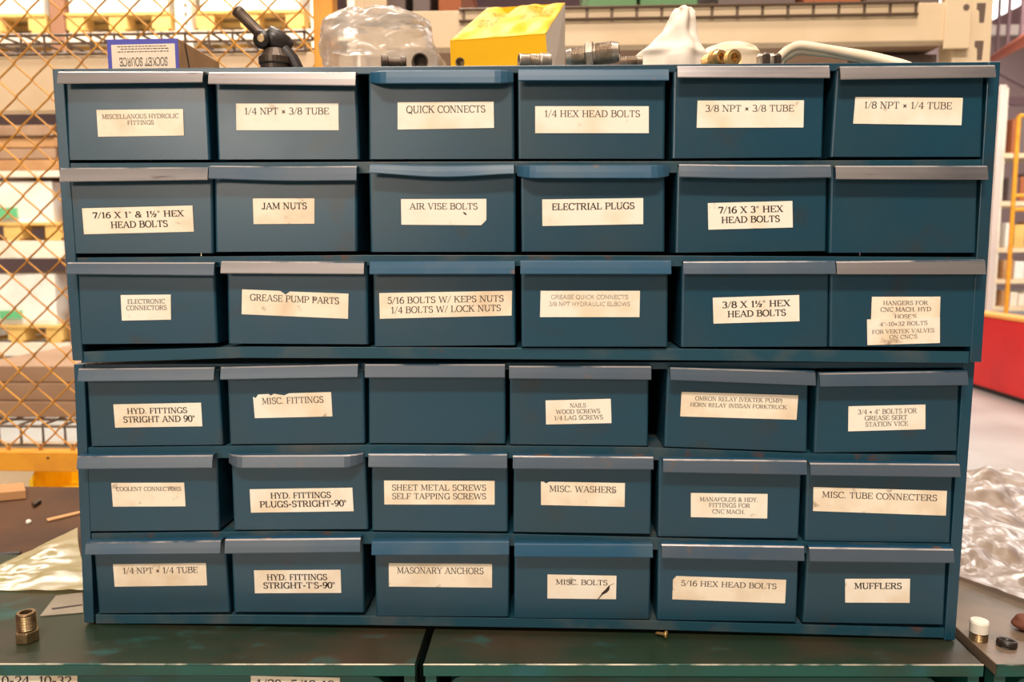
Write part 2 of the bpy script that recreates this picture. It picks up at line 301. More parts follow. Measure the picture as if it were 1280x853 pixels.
def letter_mesh(mb, text, q, fx0, fx1, fy0, fy1, lift, wt=1.0, serif=True, flip=False, m=0):
    tot = sum(GL[ch][0] for ch in text); x = 0; W = fx1-fx0; Hh = fy1-fy0
    thick, thin = (0.14*wt, 0.070*wt) if serif else (0.085*wt, 0.085*wt)
    off = V(lift)
    def P(gx, gy):
        u = fx0 + W*gx/tot; v = fy1 - Hh*gy
        if flip: u, v = 1-u, 1-v
        return quadpt(q, u, v) + off
    def seg(a, b, h, ext=0.0):
        dx, dy = b[0]-a[0], b[1]-a[1]; L = math.hypot(dx, dy) or 1e-6; ux, uy = dx/L, dy/L; nx, ny = -uy*h/2, ux*h/2
        a = (a[0]-ux*ext, a[1]-uy*ext); b = (b[0]+ux*ext, b[1]+uy*ext)
        mb.poly([P(a[0]+nx, a[1]+ny), P(a[0]-nx, a[1]-ny), P(b[0]-nx, b[1]-ny), P(b[0]+nx, b[1]+ny)], m)
    for ch in text:
        w, strokes, ser = GL[ch]
        for kind, pts in strokes:
            pts = [(x+p[0], p[1]) for p in pts]
            for a, b in zip(pts, pts[1:]):
                L = math.hypot(b[0]-a[0], b[1]-a[1]) or 1e-6
                h = thick if kind == 'k' else thin if kind == 'n' else thin + (thick-thin)*abs(b[1]-a[1])/L
                seg(a, b, h, 0.0 if kind == 'k' else 0.02)
        if serif:
            for (sx, sy) in ser:
                yy = 0.03 if sy < 0.25 else (0.97 if sy > 0.7 else sy)
                seg((x+sx-.17, yy), (x+sx+.17, yy), 0.06*wt)
        x += w

# one row per drawer: reading | panel xl top, xl bottom, xr top, xr bottom, y bottom left, y bottom right |
# lip xl, xr, top l, top r, bottom l, bottom r | sag, curled left end, curled right end, finish, metres pulled out
D1 = [
 [(82, 84.6, 258, 263, 200, 199.5, 71.7, 253.3, 90, 90, 104.7, 103, 0, 0, 0, 'bare', 0),
  (268.6, 272, 445.5, 449.7, 199.4, 199, 260.4, 444.3, 90.6, 90.6, 105, 107.3, 0, 0, 0, 'bare', 0),
  (460.7, 461, 642, 643, 199, 198.6, 460, 641, 88.7, 87.5, 104.7, 104.2, 0, 1, 1, 'blue', 0),
  (647, 647.6, 832, 831, 198.4, 198.4, 648, 836, 87, 87, 101, 100.7, 0, 0, 0, 'blue', 0),
  (841.5, 840, 1030.8, 1028, 198, 196.5, 846.9, 1037, 83, 82.5, 97, 97.5, 0, 0, 0, 'bare', 0),
  (1044.8, 1037.8, 1230, 1226.8, 196, 196, 1050.5, 1244.5, 83.5, 82, 99.5, 96.7, 0, 0, 0, 'bare', 0)],
 [(85.8, 91.6, 266, 266.7, 317, 316.5, 74.8, 259.7, 210.6, 209.8, 227.5, 225, 0, 0, 0, 'bare', 0),
  (268, 269, 446.6, 446.6, 315, 314, 261, 445.5, 207.8, 208.3, 223.5, 225.8, 1.5, 0, 0, 'grey', 0),
  (461, 463, 644.6, 644.6, 315, 314.8, 462, 642.3, 205.5, 206, 216.5, 217.6, 4.5, 0, 0, 'blue', 0),
  (650.5, 651.6, 831, 831, 314.5, 314.5, 646, 838, 207, 207, 223, 223, 0, 1, 1, 'blue', 0),
  (846, 843.8, 1033.6, 1032.7, 316, 313.8, 849, 1039, 206, 207, 221.5, 222, 1.5, 0, 0, 'grey', 0),
  (1037.8, 1036, 1222, 1220, 316, 316, 1044.8, 1235, 208, 208, 224, 224.7, 0, 0, 0, 'bare', 0)],
 [(96.3, 99.8, 268.6, 272, 430.3, 429, 83.4, 267.4, 329, 329, 343, 344.8, 0, 0, 0, 'grey', 0),
  (283.8, 285, 459.5, 460.2, 429.5, 430.5, 276, 454.8, 327.5, 328.4, 342, 343, 0, 0, 0, 'bare', 0),
  (466, 467.7, 643.4, 644.6, 433, 431.5, 462, 643.4, 328, 327.3, 343.2, 343, 0, 0, 0, 'blue', 0),
  (651, 651.6, 835, 834.6, 433.4, 433.4, 650.5, 839, 326.7, 326.7, 343, 343, 0, 0, 0, 'blue', .002),
  (852, 850.8, 1036, 1035, 433.8, 433.4, 854.4, 1044.4, 328, 327, 343, 342.8, 0, 0, 0, 'grey', 0),
  (1037, 1036.5, 1221, 1219, 433.4, 433.4, 1046, 1232, 328, 325.6, 343, 343, 0, 0, 0, 'bare', 0)]]
D2 = [
 [(108, 113.4, 273.3, 279, 557.8, 556, 97.5, 267.4, 462, 460.3, 477.4, 475.8, 0, 0, 0, 'grey', 0),
  (283.8, 287, 454.8, 456.5, 555.5, 554, 275.6, 447, 460, 456.3, 475, 472, 0, 0, 0, 'grey', 0),
  (460.7, 460.7, 631.8, 632, 554, 554.5, 456, 631, 456.5, 456.5, 472.5, 472.5, 0, 0, 0, 'grey', 0),
  (636.9, 636.9, 811, 810, 555.5, 557.5, 636.4, 814, 458.5, 459, 473.6, 475, 0, 0, 0, 'grey', 0),
  (833.7, 829.7, 1010, 1009, 558.3, 564.8, 838, 1019.5, 460.5, 465.7, 475.4, 482.4, 0, 0, 0, 'grey', 0),
  (1020.8, 1016.9, 1198.8, 1197, 566, 563.4, 1024.8, 1210, 467.8, 464.6, 483.7, 481.8, 0, 0, 0, 'grey', 0)],
 [(106.5, 111, 272, 274.5, 664.3, 662.8, 96.2, 265.4, 571.5, 570.2, 587, 585.5, 0, 0, 0, 'grey', 0),
  (289, 292, 456.5, 460.5, 662.5, 661.7, 281.5, 451.5, 570.8, 570, 585.8, 585.3, 0, 1, 1, 'grey', 0),
  (464.5, 464.5, 634.5, 635, 663, 664.5, 460.5, 633.7, 568.7, 569, 584.5, 586, 0, 0, 0, 'grey', 0),
  (642.2, 641, 814.5, 813.6, 665, 667.5, 641, 816.8, 571, 572.5, 586.4, 587.3, 0, 0, 0, 'grey', 0),
  (823, 822, 1002, 998.5, 670.5, 673, 829, 1008.6, 575, 577, 590.7, 594, 0, 0, 0, 'grey', 0),
  (1008, 1005.5, 1191, 1188, 676, 678.5, 1013, 1200.3, 580, 581.5, 594.5, 597, 0, 0, 0, 'grey', 0)],
 [(117, 123, 281.5, 288, 767, 765.3, 106.7, 275.4, 679.5, 677, 694.4, 692.8, 0, 0, 0, 'grey', 0),
  (289, 292, 454, 455.6, 765.2, 765.5, 281, 450.2, 675.5, 674, 692.8, 691, 0, 0, 0, 'grey', 0),
  (468.5, 469.5, 637, 636.3, 770.3, 771, 464.5, 636.2, 678.5, 678, 694.6, 694.4, 0, 0, 0, 'blue', 0),
  (643, 642, 813.5, 812.5, 772.5, 774, 643, 816, 680.8, 682, 696.6, 697.7, 0, 0, 0, 'blue', 0),
  (822, 821, 998.5, 996, 774.8, 777.5, 827.3, 1005.3, 681.8, 684.5, 698, 701.9, 0, 0, 0, 'grey', 0),
  (1008.5, 1003, 1183, 1180, 778, 781, 1012, 1192.5, 685.6, 688, 702.4, 704.3, 0, 0, 0, 'grey', 0)]]
# labels: corners TL TR BR BL in the photo, paper, lines (text, fx0, fx1, fy0, fy1, weight, ink)
K, S_, F_ = 'ink', 'ink_soft', 'ink_faint'
LB = {
 (0, 0, 0): [((120.5, 137.5), (228.7, 136.3), (229.9, 169.4), (122.6, 171), 'paper_old', [('MISCELLANOUS HYDROLIC', .06, .95, .17, .34, .9, S_), ('FITTINGS', .35, .66, .41, .57, .9, S_)])],
 (0, 0, 1): [((295, 129.5), (423, 129.3), (423.3, 162.8), (295.5, 162.8), 'paper', [('1/4 NPT * 3/8 TUBE', .08, .91, .16, .41, .95, S_)])],
 (0, 0, 2): [((497, 128), (617, 127), (617.5, 160), (497, 162), 'paper', [('QUICK CONNECTS', .09, .915, .14, .40, 1, S_)])],
 (0, 0, 3): [((669, 132.8), (811, 132.8), (811, 166.5), (669, 166.5), 'paper', [('1/4 HEX HEAD BOLTS', .08, .925, .155, .40, .95, S_)])],
 (0, 0, 4): [((872, 125.8), (1005, 125.4), (1004.3, 159.4), (870.8, 159.8), 'paper', [('3/8 NPT * 3/8 TUBE', .075, .91, .17, .41, .95, S_)])],
 (0, 0, 5): [((1069.3, 121.2), (1203.7, 122.3), (1201.8, 156.6), (1066.5, 154.6), 'paper', [('1/8 NPT * 1/4 TUBE', .085, .905, .17, .42, .95, S_)])],
 (0, 1, 0): [((102.4, 260.6), (240.5, 257), (242.3, 289.7), (105, 293), 'paper_old', [('7/16 X 1" & 1~" HEX', .09, .92, .17, .40, 1.25, K), ('HEAD BOLTS', .25, .77, .54, .79, 1.25, K)])],
 (0, 1, 1): [((316, 248.2), (393, 248), (393, 279.8), (317, 280.3), 'paper_old', [('JAM NUTS', .14, .88, .17, .42, 1.2, K)])],
 (0, 1, 2): [((501.2, 249), (607.9, 248.7), (607.9, 281.7), (501.7, 281), 'paper', [('AIR VISE BOLTS', .10, .90, .16, .40, 1, S_)])],
 (0, 1, 3): [((677.7, 249.4), (804, 247.7), (804, 280.3), (678, 282.7), 'paper', [('ELECTRIAL PLUGS', .095, .915, .16, .41, 1.3, K)])],
 (0, 1, 4): [((884.8, 254), (990.5, 251.3), (991, 284.5), (885.5, 287.3), 'paper', [('7/16 X 3" HEX', .12, .89, .16, .40, 1.3, K), ('HEAD BOLTS', .155, .85, .53, .77, 1.3, K)])],
 (0, 2, 0): [((150.7, 369), (213.3, 368.4), (213.7, 399.8), (152.3, 401), 'paper', [('ELECTRONIC', .13, .89, .17, .35, 1, S_), ('CONNECTORS', .10, .92, .42, .60, 1, S_)])],
 (0, 2, 1): [((302.6, 361.9), (435.6, 367.3), (435, 398.7), (302, 393), 'paper_old', [('GREASE PUMP PARTS', .075, .915, .17, .43, 1, S_)])],
 (0, 2, 2): [((474, 366.6), (640, 363.7), (639.5, 394.7), (474.8, 398.7), 'paper_old', [('5/16 BOLTS W/ KEPS NUTS', .06, .94, .17, .42, 1, S_), ('1/4 BOLTS W/ LOCK NUTS', .085, .92, .55, .80, 1, S_)])],
 (0, 2, 3): [((675.8, 363.7), (800, 363.7), (799.3, 396.6), (675, 396.6), 'paper', [('GREASE QUICK CONNECTS', .105, .885, .155, .315, 0, F_), ('3/8 NPT HYDRAULIC ELBOWS', .085, .905, .42, .58, 0, F_)])],
 (0, 2, 4): [((891, 372.4), (999, 368.9), (999.4, 401.7), (891.9, 404.8), 'paper', [('3/8 X 1~" HEX', .105, .895, .17, .41, 1.3, K), ('HEAD BOLTS', .165, .845, .53, .77, 1.3, K)])],
 (0, 2, 5): [((1090, 371.2), (1175.6, 371), (1174.7, 399.5), (1088.8, 401), 'paper_old', [('HANGERS FOR', .165, .82, .18, .35, 1, S_), ("CNC MACH. HYD", .13, .87, .45, .63, 1, S_), ("HOSE'S", .34, .66, .76, .93, 1, S_)]),
             ((1083.8, 399.6), (1174.9, 396.6), (1174.9, 429), (1084.3, 431.7), 'paper', [('4"-10*32 BOLTS', .17, .83, .13, .28, .9, F_), ('FOR VEKTEK VALVES', .065, .925, .42, .57, .9, F_), ("ON CNC'S", .305, .69, .64, .79, .9, F_)])],
 (1, 0, 0): [((141.6, 505.8), (251.2, 503.7), (252.9, 533.2), (143.9, 534.8), 'paper', [('HYD. FITTINGS', .15, .84, .18, .42, 1.25, K), ('STRIGHT AND 90o', .10, .92, .53, .79, 1.25, K)])],
 (1, 0, 1): [((316, 493.4), (413.8, 490.3), (415.5, 520.8), (318.5, 523), 'paper', [('MISC. FITTINGS', .11, .90, .16, .42, 1, S_)])],
 (1, 0, 3): [((681.9, 500.9), (763.4, 498.8), (764.4, 529.2), (682.6, 530.9), 'paper', [('NAILS', .37, .62, .15, .32, 1, S_), ('WOOD SCREWS', .155, .835, .40, .57, 1, S_), ('1/4 LAG SCREWS', .125, .875, .65, .83, 1, S_)])],
 (1, 0, 4): [((852, 490), (997.9, 494.5), (995.7, 525), (850.3, 520.8), 'paper_old', [('OMRON RELAY (VEKTEK PUMP)', .12, .87, .16, .33, 1, S_), ('HORN RELAY (NISSAN FORKTRUCK', .08, .91, .42, .58, 1, S_)])],
 (1, 0, 5): [((1060.7, 508.2), (1156.8, 506), (1156.8, 536.9), (1060.2, 539.5), 'paper', [('3/4 * 4" BOLTS FOR', .12, .89, .14, .33, 1, S_), ('GREASE SERT', .21, .765, .40, .58, 1, S_), ('STATION VICE', .22, .775, .65, .83, 1, S_)])],
 (1, 1, 0): [((139, 604), (230.2, 603.7), (231.9, 633.3), (141.2, 633.7), 'paper_old', [('COOLENT CONNECTORS', .06, .955, .17, .34, 1, S_)])],
 (1, 1, 1): [((312, 612), (440.4, 610), (442, 639.4), (313.7, 641.2), 'paper', [('HYD. FITTINGS', .20, .79, .16, .41, 1.3, K), ('PLUGS-STRIGHT-90o', .09, .935, .52, .78, 1.3, K)])],
 (1, 1, 2): [((480, 601), (618.3, 601.4), (618.3, 631.2), (480.5, 631), 'paper_old', [('SHEET METAL SCREWS', .07, .925, .165, .41, 1, S_), ('SELF TAPPING SCREWS', .07, .925, .525, .77, 1, S_)])],
 (1, 1, 3): [((676.2, 602.3), (781.2, 604.2), (780.8, 634), (676.2, 631.6), 'paper_old', [('MISC. WASHERS', .10, .90, .16, .42, 1, S_)])],
 (1, 1, 4): [((863.6, 616.6), (959.6, 617.9), (959, 648.5), (863.6, 646.8), 'paper', [('MANAFOLDS & HDY.', .115, .88, .16, .33, 1, S_), ('FITTINGS FOR', .235, .775, .40, .57, 1, S_), ('CNC MACH.', .28, .71, .66, .83, 1, S_)])],
 (1, 1, 5): [((1016.9, 609.1), (1183.7, 614), (1182.3, 645), (1016.2, 639.1), 'paper_old', [('MISC. TUBE CONNECTERS', .065, .93, .17, .42, 1, S_)])],
 (1, 2, 0): [((141.2, 705.5), (257.4, 704), (258.8, 732.2), (143.3, 733.8), 'paper_old', [('1/4 NPT * 1/4 TUBE', .10, .91, .17, .43, 1, S_)])],
 (1, 2, 1): [((317.4, 713.4), (425.6, 712.7), (426.6, 741.6), (318.6, 742), 'paper', [('HYD. FITTINGS', .145, .845, .175, .43, 1.3, K), ("STRIGHT-T'S-90o", .10, .93, .53, .79, 1.3, K)])],
 (1, 2, 2): [((486, 704.3), (615, 705.2), (615, 735), (486, 733.6), 'paper_old', [('MASONARY ANCHORS', .08, .92, .17, .43, 1, S_)])],
 (1, 2, 3): [((684.4, 718.6), (770.6, 720.2), (770, 749.5), (684.2, 748.5), 'paper', [('MISC. BOLTS', .12, .875, .19, .41, 1.05, K)])],
 (1, 2, 4): [((841.4, 720.4), (982.7, 725.3), (981.3, 754.6), (840.4, 749.6), 'paper_old', [('5/16 HEX HEAD BOLTS', .07, .92, .17, .40, 1, S_)])],
 (1, 2, 5): [((1056.5, 724), (1137.6, 724), (1137, 754), (1056.5, 753.7), 'paper', [('MUFFLERS', .14, .875, .165, .42, 1.3, K)])],
}
ORD = ['first', 'second', 'third', 'fourth', 'fifth', 'sixth']
ROWN = ['top', 'middle', 'bottom']

def build_cabinet(ci, yf, corners, rows, rails, label):
    TL, TR, BR, BL = [at(px, py, yf) for px, py in corners]
    root = thing('parts_cabinet', label, 'drawer cabinet', ((BL.x+BR.x)/2, yf+.15, min(BL.z, BR.z)))
    dep = .300; fl = .0105
    mb = MB()
    def bar(a, b, c, d, y0, y1): mb.hexa([V((p.x, y0, p.z)) for p in (a, b)] + [V((p.x, y1, p.z)) for p in (b, a)] + [V((p.x, y0, p.z)) for p in (d, c)] + [V((p.x, y1, p.z)) for p in (c, d)])
    ex = V((1, 0, 0)); ez = V((0, 0, 1))
    bar(BL, BL+ex*fl, TL+ex*fl, TL, yf, yf+.012); bar(BR-ex*fl, BR, TR, TR-ex*fl, yf, yf+.012)           # front returns of the side sheets
    bar(BL, BL+ex*.0014, TL+ex*.0014, TL, yf+.012, yf+dep); bar(BR-ex*.0014, BR, TR, TR-ex*.0014, yf+.012, yf+dep)
    h = .0068
    bar(TL+ex*fl-ez*h, TR-ex*fl-ez*h, TR-ex*fl, TL+ex*fl, yf+.0004, yf+.003)                                 # front edge of the top
    bar(TL+ex*.0015-ez*.0015, TR-ex*.0015-ez*.0015, TR-ex*.0015, TL+ex*.0015, yf+.003, yf+dep)
    bar(BL+ex*.0015, BR-ex*.0015, TR-ex*.0015, TL+ex*.0015, yf+dep, yf+dep+.0015)
    obj('body', mb, M['paint'], root, bevel=.0008)
    for (pts, hh) in rails:                                                                                 # shelf rails with their shelves
        P = [at(px, py, yf+.0015) for px, py in pts]; r = MB(); prof = [(.0015, 0), (.0015, -hh), (.0035, -hh), (.0035, -.0015), (dep, -.0015), (dep, -.0003), (.0030, -.0003)]; npf = len(prof)
        pv = [V((p.x, yf+y, p.z+z)) for p in P for y, z in prof]; e_ = (len(P)-1)*npf
        r.add(pv, [(i*npf+j, i*npf+(j+1) % npf, (i+1)*npf+(j+1) % npf, (i+1)*npf+j) for i in range(len(P)-1) for j in range(npf)] + [list(range(npf))[::-1], [e_+j for j in range(npf)]])
        obj('shelf', r, M['rail_paint'], root, bevel=.0005)
    for ri, row in enumerate(rows):
        for co, d in enumerate(row):
            xlt, xlb, xrt, xrb, ybl, ybr, lxl, lxr, tl, tr, bl, br, sag, c0, c1, fin, pull = d
            yp = yf + .0006 - pull
            A = at(xlb, ybl, yp); B = at(xrb, ybr, yp)
            tlp = at(xlt, (tl+bl)/2+6, yp); trp = at(xrt, (tr+br)/2+6, yp)
            zl = at(lxl, tl, yp-.0102).z + .0002; zr = at(lxr, tr, yp-.0102).z + .0002
            xl2 = tlp.x; xr2 = trp.x
            def section(xa, xb, za, zb):
                P = [(xa, .272), (xa, .0022)] + [(xa+.0022*(1-math.cos(t)), .0022*(1-math.sin(t))) for t in (math.pi/6, math.pi/3)] + [(xa+.0022, 0)]
                Q = [(2*xa-p[0], p[1]) for p in P]
                Q = [(xb-(p[0]-xa), p[1]) for p in P][::-1]
                R = P+Q
                return [V((x, yp+y, za+(zb-za)*(x-xa)/(xb-xa))) for x, y in R]
            s0 = section(A.x, B.x, A.z, B.z); s1 = section(xl2, xr2, zl, zr); n = len(s0)
            # the inner side walls stop short of the front edge so that they clear the shelf above
            s1 = [V((p.x, p.y, p.z - (0.006 if p.y > yp+.02 else 0))) for p in s1]
            tub = MB(); tub.add(s0+s1, [(i, i+1, n+i+1, n+i) for i in range(n-1)] + [(n-1, 0, n, 2*n-1)] + [list(range(n))[::-1]])
            read = LB.get((ci, ri, co))
            dr = obj('drawer', tub, M['paint'], root, origin=((A.x+B.x)/2, yp, min(A.z, B.z)), solid=.0008)
            if read is None: dr['label'] = 'plain drawer without a paper label'
            elif len(read) == 2: dr['label'] = 'drawer with two overlapping paper labels'
            elif (ci, ri, co) == (1, 0, 4): dr['label'] = 'drawer with a wide two-line paper label about relays'
            else: dr['label'] = 'drawer whose paper label reads ' + ' '.join(t[0] for t in read[0][5]).replace('*', 'x').replace('~', '1/2').replace('o', '').lower()
            # pull lip along the top edge, a folded and curled strip
            lp = MB(); NS = 24; cols = []
            for i in range(NS+1):
                u = i/NS; px = lxl+(lxr-lxl)*u
                bend = sag*math.sin(math.pi*u)**1.5
                k = 1.0
                if c0: k = min(k, .15+.85*min(1, u/.10)**.7)
                if c1: k = min(k, .15+.85*min(1, (1-u)/.10)**.7)
                T = at(px, tl+(tr-tl)*u+bend*.4, yp-.0102); Bt = at(px, bl+(br-bl)*u+bend, yp-.0128)
                yt, yb = -.0102, -.0128
                if k < 1: yt, yb = yt*k, -.001+(yb+.001)*k; Bt.z = T.z-(T.z-Bt.z)*(.7+.3*k)
                e = T.z-Bt.z; x = (T.x+Bt.x)/2
                cols.append([V((x, yp+.0012, T.z+.0004)), V((x, yp+yt*.35, T.z+.0010)), V((x, yp+yt*.86, T.z+.0006)), V((x, yp+yt, T.z-.0006)),
                             V((x, yp+yt+(yb-yt)*.55, T.z-e*.5)), V((x, yp+yb, Bt.z+.0008)), V((x, yp+yb+.0003, Bt.z)),
                             V((x, yp+yb+.0014, Bt.z+.0001)), V((x, yp+yb+.0026, Bt.z+.0016))])
            m_ = len(cols[0]); lp.add([p for c_ in cols for p in c_], [(i*m_+j, i*m_+j+1, (i+1)*m_+j+1, (i+1)*m_+j) for i in range(NS) for j in range(m_-1)], 0, False)
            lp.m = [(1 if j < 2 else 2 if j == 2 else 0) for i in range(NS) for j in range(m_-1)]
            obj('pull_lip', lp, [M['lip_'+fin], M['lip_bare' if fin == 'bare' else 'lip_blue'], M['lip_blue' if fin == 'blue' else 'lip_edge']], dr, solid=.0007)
            for li, (q0, q1, q2, q3, pm, lines) in enumerate(read or []):
                yy = yp - .00025 - .0004*li
                q = [at(p[0], p[1], yy-.0003) for p in (q0, q1, q2, q3)]
                pb = MB(); pts = list(q)
                if (ci, ri, co) == (0, 1, 2): pts = [q[0], q[1], quadpt(q, 1, .80), quadpt(q, .94, 1), q[3]]
                if (ci, ri, co) == (1, 2, 4): pts = [quadpt(q, .03, 0), q[1], q[2], q[3], quadpt(q, 0, .16)]
                if (ci, ri, co) == (1, 0, 1): pts = [quadpt(q, .0, .10), quadpt(q, .03, .16), quadpt(q, .07, .01), quadpt(q, .20, 0), quadpt(q, .23, .07), quadpt(q, .27, 0), quadpt(q, .40, .08), quadpt(q, .46, 0), q[1], q[2], q[3]]
                if (ci, ri, co) == (1, 1, 3): pts = [q[0], quadpt(q, .03, 0), quadpt(q, .06, .08), quadpt(q, .10, 0), q[1], q[2], q[3]]
                if (ci, ri, co) == (0, 2, 1): pts = [q[0], quadpt(q, .36, 0), quadpt(q, .41, .14), quadpt(q, .45, .01), q[1], q[2], q[3]]
                pb.prism(pts[::-1], (0, .0003, 0))
                pl = obj('paper_label', pb, M[pm], dr)
                pl['label'] = 'cream paper label stuck on the drawer front'
                groups = {}
                for (t, a, b, c_, d_, wt, ink) in lines: groups.setdefault(ink, []).append((t, a, b, c_, d_, wt))
                for ink, ls in groups.items():
                    tm = MB()
                    for (t, a, b, c_, d_, wt) in ls: letter_mesh(tm, t, q, a, b, c_, d_, (0, -.00015, 0), wt or 1.0, wt > 0)
                    if (ci, ri, co) == (1, 2, 3):
                        cr = [(.74, 1), (.79, .82), (.83, .72), (.87, .60), (.90, .42), (.97, .32)]; ws = [.008, .012, .035, .03, .008, .006]
                        L_ = [quadpt(q, a-w_, b) + V((0, -.00015, 0)) for (a, b), w_ in zip(cr, ws)]; R_ = [quadpt(q, a+w_, b) + V((0, -.00015, 0)) for (a, b), w_ in zip(cr, ws)]
                        tm.add(L_+R_, [(i, i+1, len(L_)+i+1, len(L_)+i) for i in range(len(L_)-1)])
                    if (ci, ri, co) == (0, 1, 2):
                        tm.poly([quadpt(q, .72, .50)+V((0, -.00015, 0)), quadpt(q, .755, .52)+V((0, -.00015, 0)), quadpt(q, .775, .62)+V((0, -.00015, 0)), quadpt(q, .75, .60)+V((0, -.00015, 0))])
                    obj('lettering', tm, M[ink], dr)
    return root

CAB1 = build_cabinet(0, 0.0, [(65, 86), (1251, 77), (1227, 453), (90.5, 451)], D1,
    [([(82, 203.8), (460, 202.3), (840, 201.5), (1234, 199.3)], .0105), ([(90.5, 322), (460, 318.8), (840, 319.5), (1226, 321.5)], .0100),
     ([(100.5, 440), (300, 433.5), (472, 434), (840, 436), (1212, 439.5)], .0110)], 'upper blue-grey steel cabinet of eighteen small labelled drawers')
CAB2 = build_cabinet(1, 0.0137, [(92, 455.5), (1219, 451.5), (1194, 801), (105, 779)], D2,
    [([(105.7, 559.5), (330, 557), (480, 556), (800, 559), (1000, 566.5), (1198, 569.5)], .0125), ([(112, 667), (360, 664), (640, 667.6), (940, 675.5), (1194, 680)], .0125),
     ([(119, 768.7), (300, 769), (470, 770.5), (800, 775.5), (1187, 786.3)], .0098)], 'lower blue-grey steel cabinet of eighteen drawers standing on the green bench')

# ------------------------------------------------------------------ green bench cabinets
BZ = -0.002
def front_y(x): return -0.0465 + 0.0385*x
def build_bench(x0, x1, yb, label, dx0, dx1, texts, top='bench_top'):
    root = thing('bench_cabinet', label, 'bench cabinet', ((x0+x1)/2, (front_y((x0+x1)/2)+yb)/2, FZ))
    f0, f1 = front_y(x0), front_y(x1)
    t = MB(); th = .0115
    t.hexa([(x0, f0, BZ-th), (x1, f1, BZ-th), (x1, yb, BZ-th), (x0, yb, BZ-th), (x0, f0, BZ), (x1, f1, BZ), (x1, yb, BZ), (x0, yb, BZ)])
    obj('top', t, M[top], root, bevel=.0008)
    e = MB(); e.hexa([(x0, f0-.0006, BZ-th), (x1, f1-.0006, BZ-th), (x1, f1+.0002, BZ-th), (x0, f0+.0002, BZ-th), (x0, f0-.0006, BZ-.0014), (x1, f1-.0006, BZ-.0014), (x1, f1+.0002, BZ-.0014), (x0, f0+.0002, BZ-.0014)])
    obj('front_skirt', e, M['bench'], root)
    w = MB(); w.tube([(x0+(x1-x0)*i/40, front_y(x0+(x1-x0)*i/40)-.0001, BZ-.0006) for i in range(41)], .0009, 6)  # thin bright tube painting the edge highlight over worn bare metal
    ed = obj('worn_edge', w, M['edge'], root); ed['label'] = 'bright strip for the highlight on the rubbed bare front edge'
    b = MB(); g = .003
    b.box((x0+.001, f0+.02, FZ), (x0+.004, yb-.004, BZ-th)); b.box((x1-.004, f1+.02, FZ), (x1-.001, yb-.004, BZ-th)); b.box((x0+.001, yb-.006, FZ), (x1-.001, yb-.003, BZ-th))
    b.box((x0+.001, f0+.004, FZ), (x0+.011, f0+.03, BZ-th)); b.box((x1-.011, f1+.004, FZ), (x1-.001, f1+.03, BZ-th))
    b.hexa([(x0, f0+.006, FZ), (x1, f1+.006, FZ), (x1, f1+.05, FZ), (x0, f0+.05, FZ), (x0, f0+.006, -.14), (x1, f1+.006, -.14), (x1, f1+.05, -.14), (x0, f0+.05, -.14)])
    b.box((x0+.004, f1+.06, -.15), (x1-.004, yb-.01, -.142))
    obj('body', b, M['bench'], root)
    fy0, fy1 = front_y(dx0)+.006, front_y(dx1)+.006; zt_, zb_ = -.0175, -.135; c = .012
    d = MB(); pr = [(dx0, zb_), (dx1, zb_), (dx1, zt_-c)] + [(dx1-c+c*math.cos(a), zt_-c+c*math.sin(a)) for a in (math.pi/6, math.pi/3)] + [(dx1-c, zt_), (dx0+c, zt_)] + [(dx0+c-c*math.sin(a), zt_-c+c*math.cos(a)) for a in (math.pi/6, math.pi/3)] + [(dx0, zt_-c)]
    P = [V((x, fy0+(fy1-fy0)*(x-dx0)/(dx1-dx0), z)) for x, z in pr]; d.prism(P[::-1], (0, .25, 0))
    dr = obj('drawer', d, M['bench'], root, bevel=.001)
    dr['label'] = 'green bench drawer under the top'
    for (q, lines) in texts:
        def fp(p, o=0):
            Y = front_y(at(p[0], p[1], -.05).x)+.0056-o; return at(p[0], p[1], Y)
        Q = [fp(p) for p in q]; pb = MB(); pb.prism(Q[::-1], (0, .0003, 0))
        pl = obj('paper_label', pb, M['paper_old'], dr); pl['label'] = 'cream paper label on the bench drawer'
        tm = MB()
        for (t_, a, b_, c_, d_) in lines: letter_mesh(tm, t_, Q, a, b_, c_, d_, (0, -.0003, 0), 1.0)
        obj('lettering', tm, M['ink'], dr)
    return root
M['bench_dust_glare'] = mat('dusty_glare_bench_top', srgb(128, 110, 92), 0.35, 0, 0.5, srgb(92, 80, 64), 12, 0.42, 0.66, second=srgb(60, 76, 62), s2scale=24, s2lo=0.58, s2hi=0.74)  # tan paints in the glare off the bench top, along with dust
M['edge'] = mat('rubbed_edge_highlight', srgb(196, 190, 170), 0.4, 0.4, 0.5, srgb(40, 84, 76), 22, 0.46, 0.60, second=srgb(60, 70, 60), s2scale=9, s2lo=.55, s2hi=.65, stretch=(1, .1, .1))  # pale tone carries the edge highlight as well as rubbed metal
build_bench(-1.05, -.0945, .20, 'green steel bench cabinet at left, with the brass hex fitting on its top', -1.0, at(482, 850, -.045).x,
    [(((-60, 842.5), (96.8, 843), (96.8, 875), (-60, 875)), [('10-24  10-32', .35, .955, .09, .42)]), (((313.5, 845.3), (424.8, 847.7), (424.8, 878), (313.5, 878)), [('1/20  5/18-18', .06, .94, .13, .46)])])
build_bench(-.0865, .4285, .32, 'green steel bench cabinet in the middle, under most of the drawer stack', at(562, 850, -.04).x, at(1176, 850, -.03).x, [])
build_bench(.4405, 1.5, .60, 'green steel bench cabinet at right, with crumpled plastic film on top', at(1275, 850, -.03).x, 1.46, [], 'bench_dust_glare')

def ztop(x): return .5473 + (x+.4337)/.86*(-.0049)

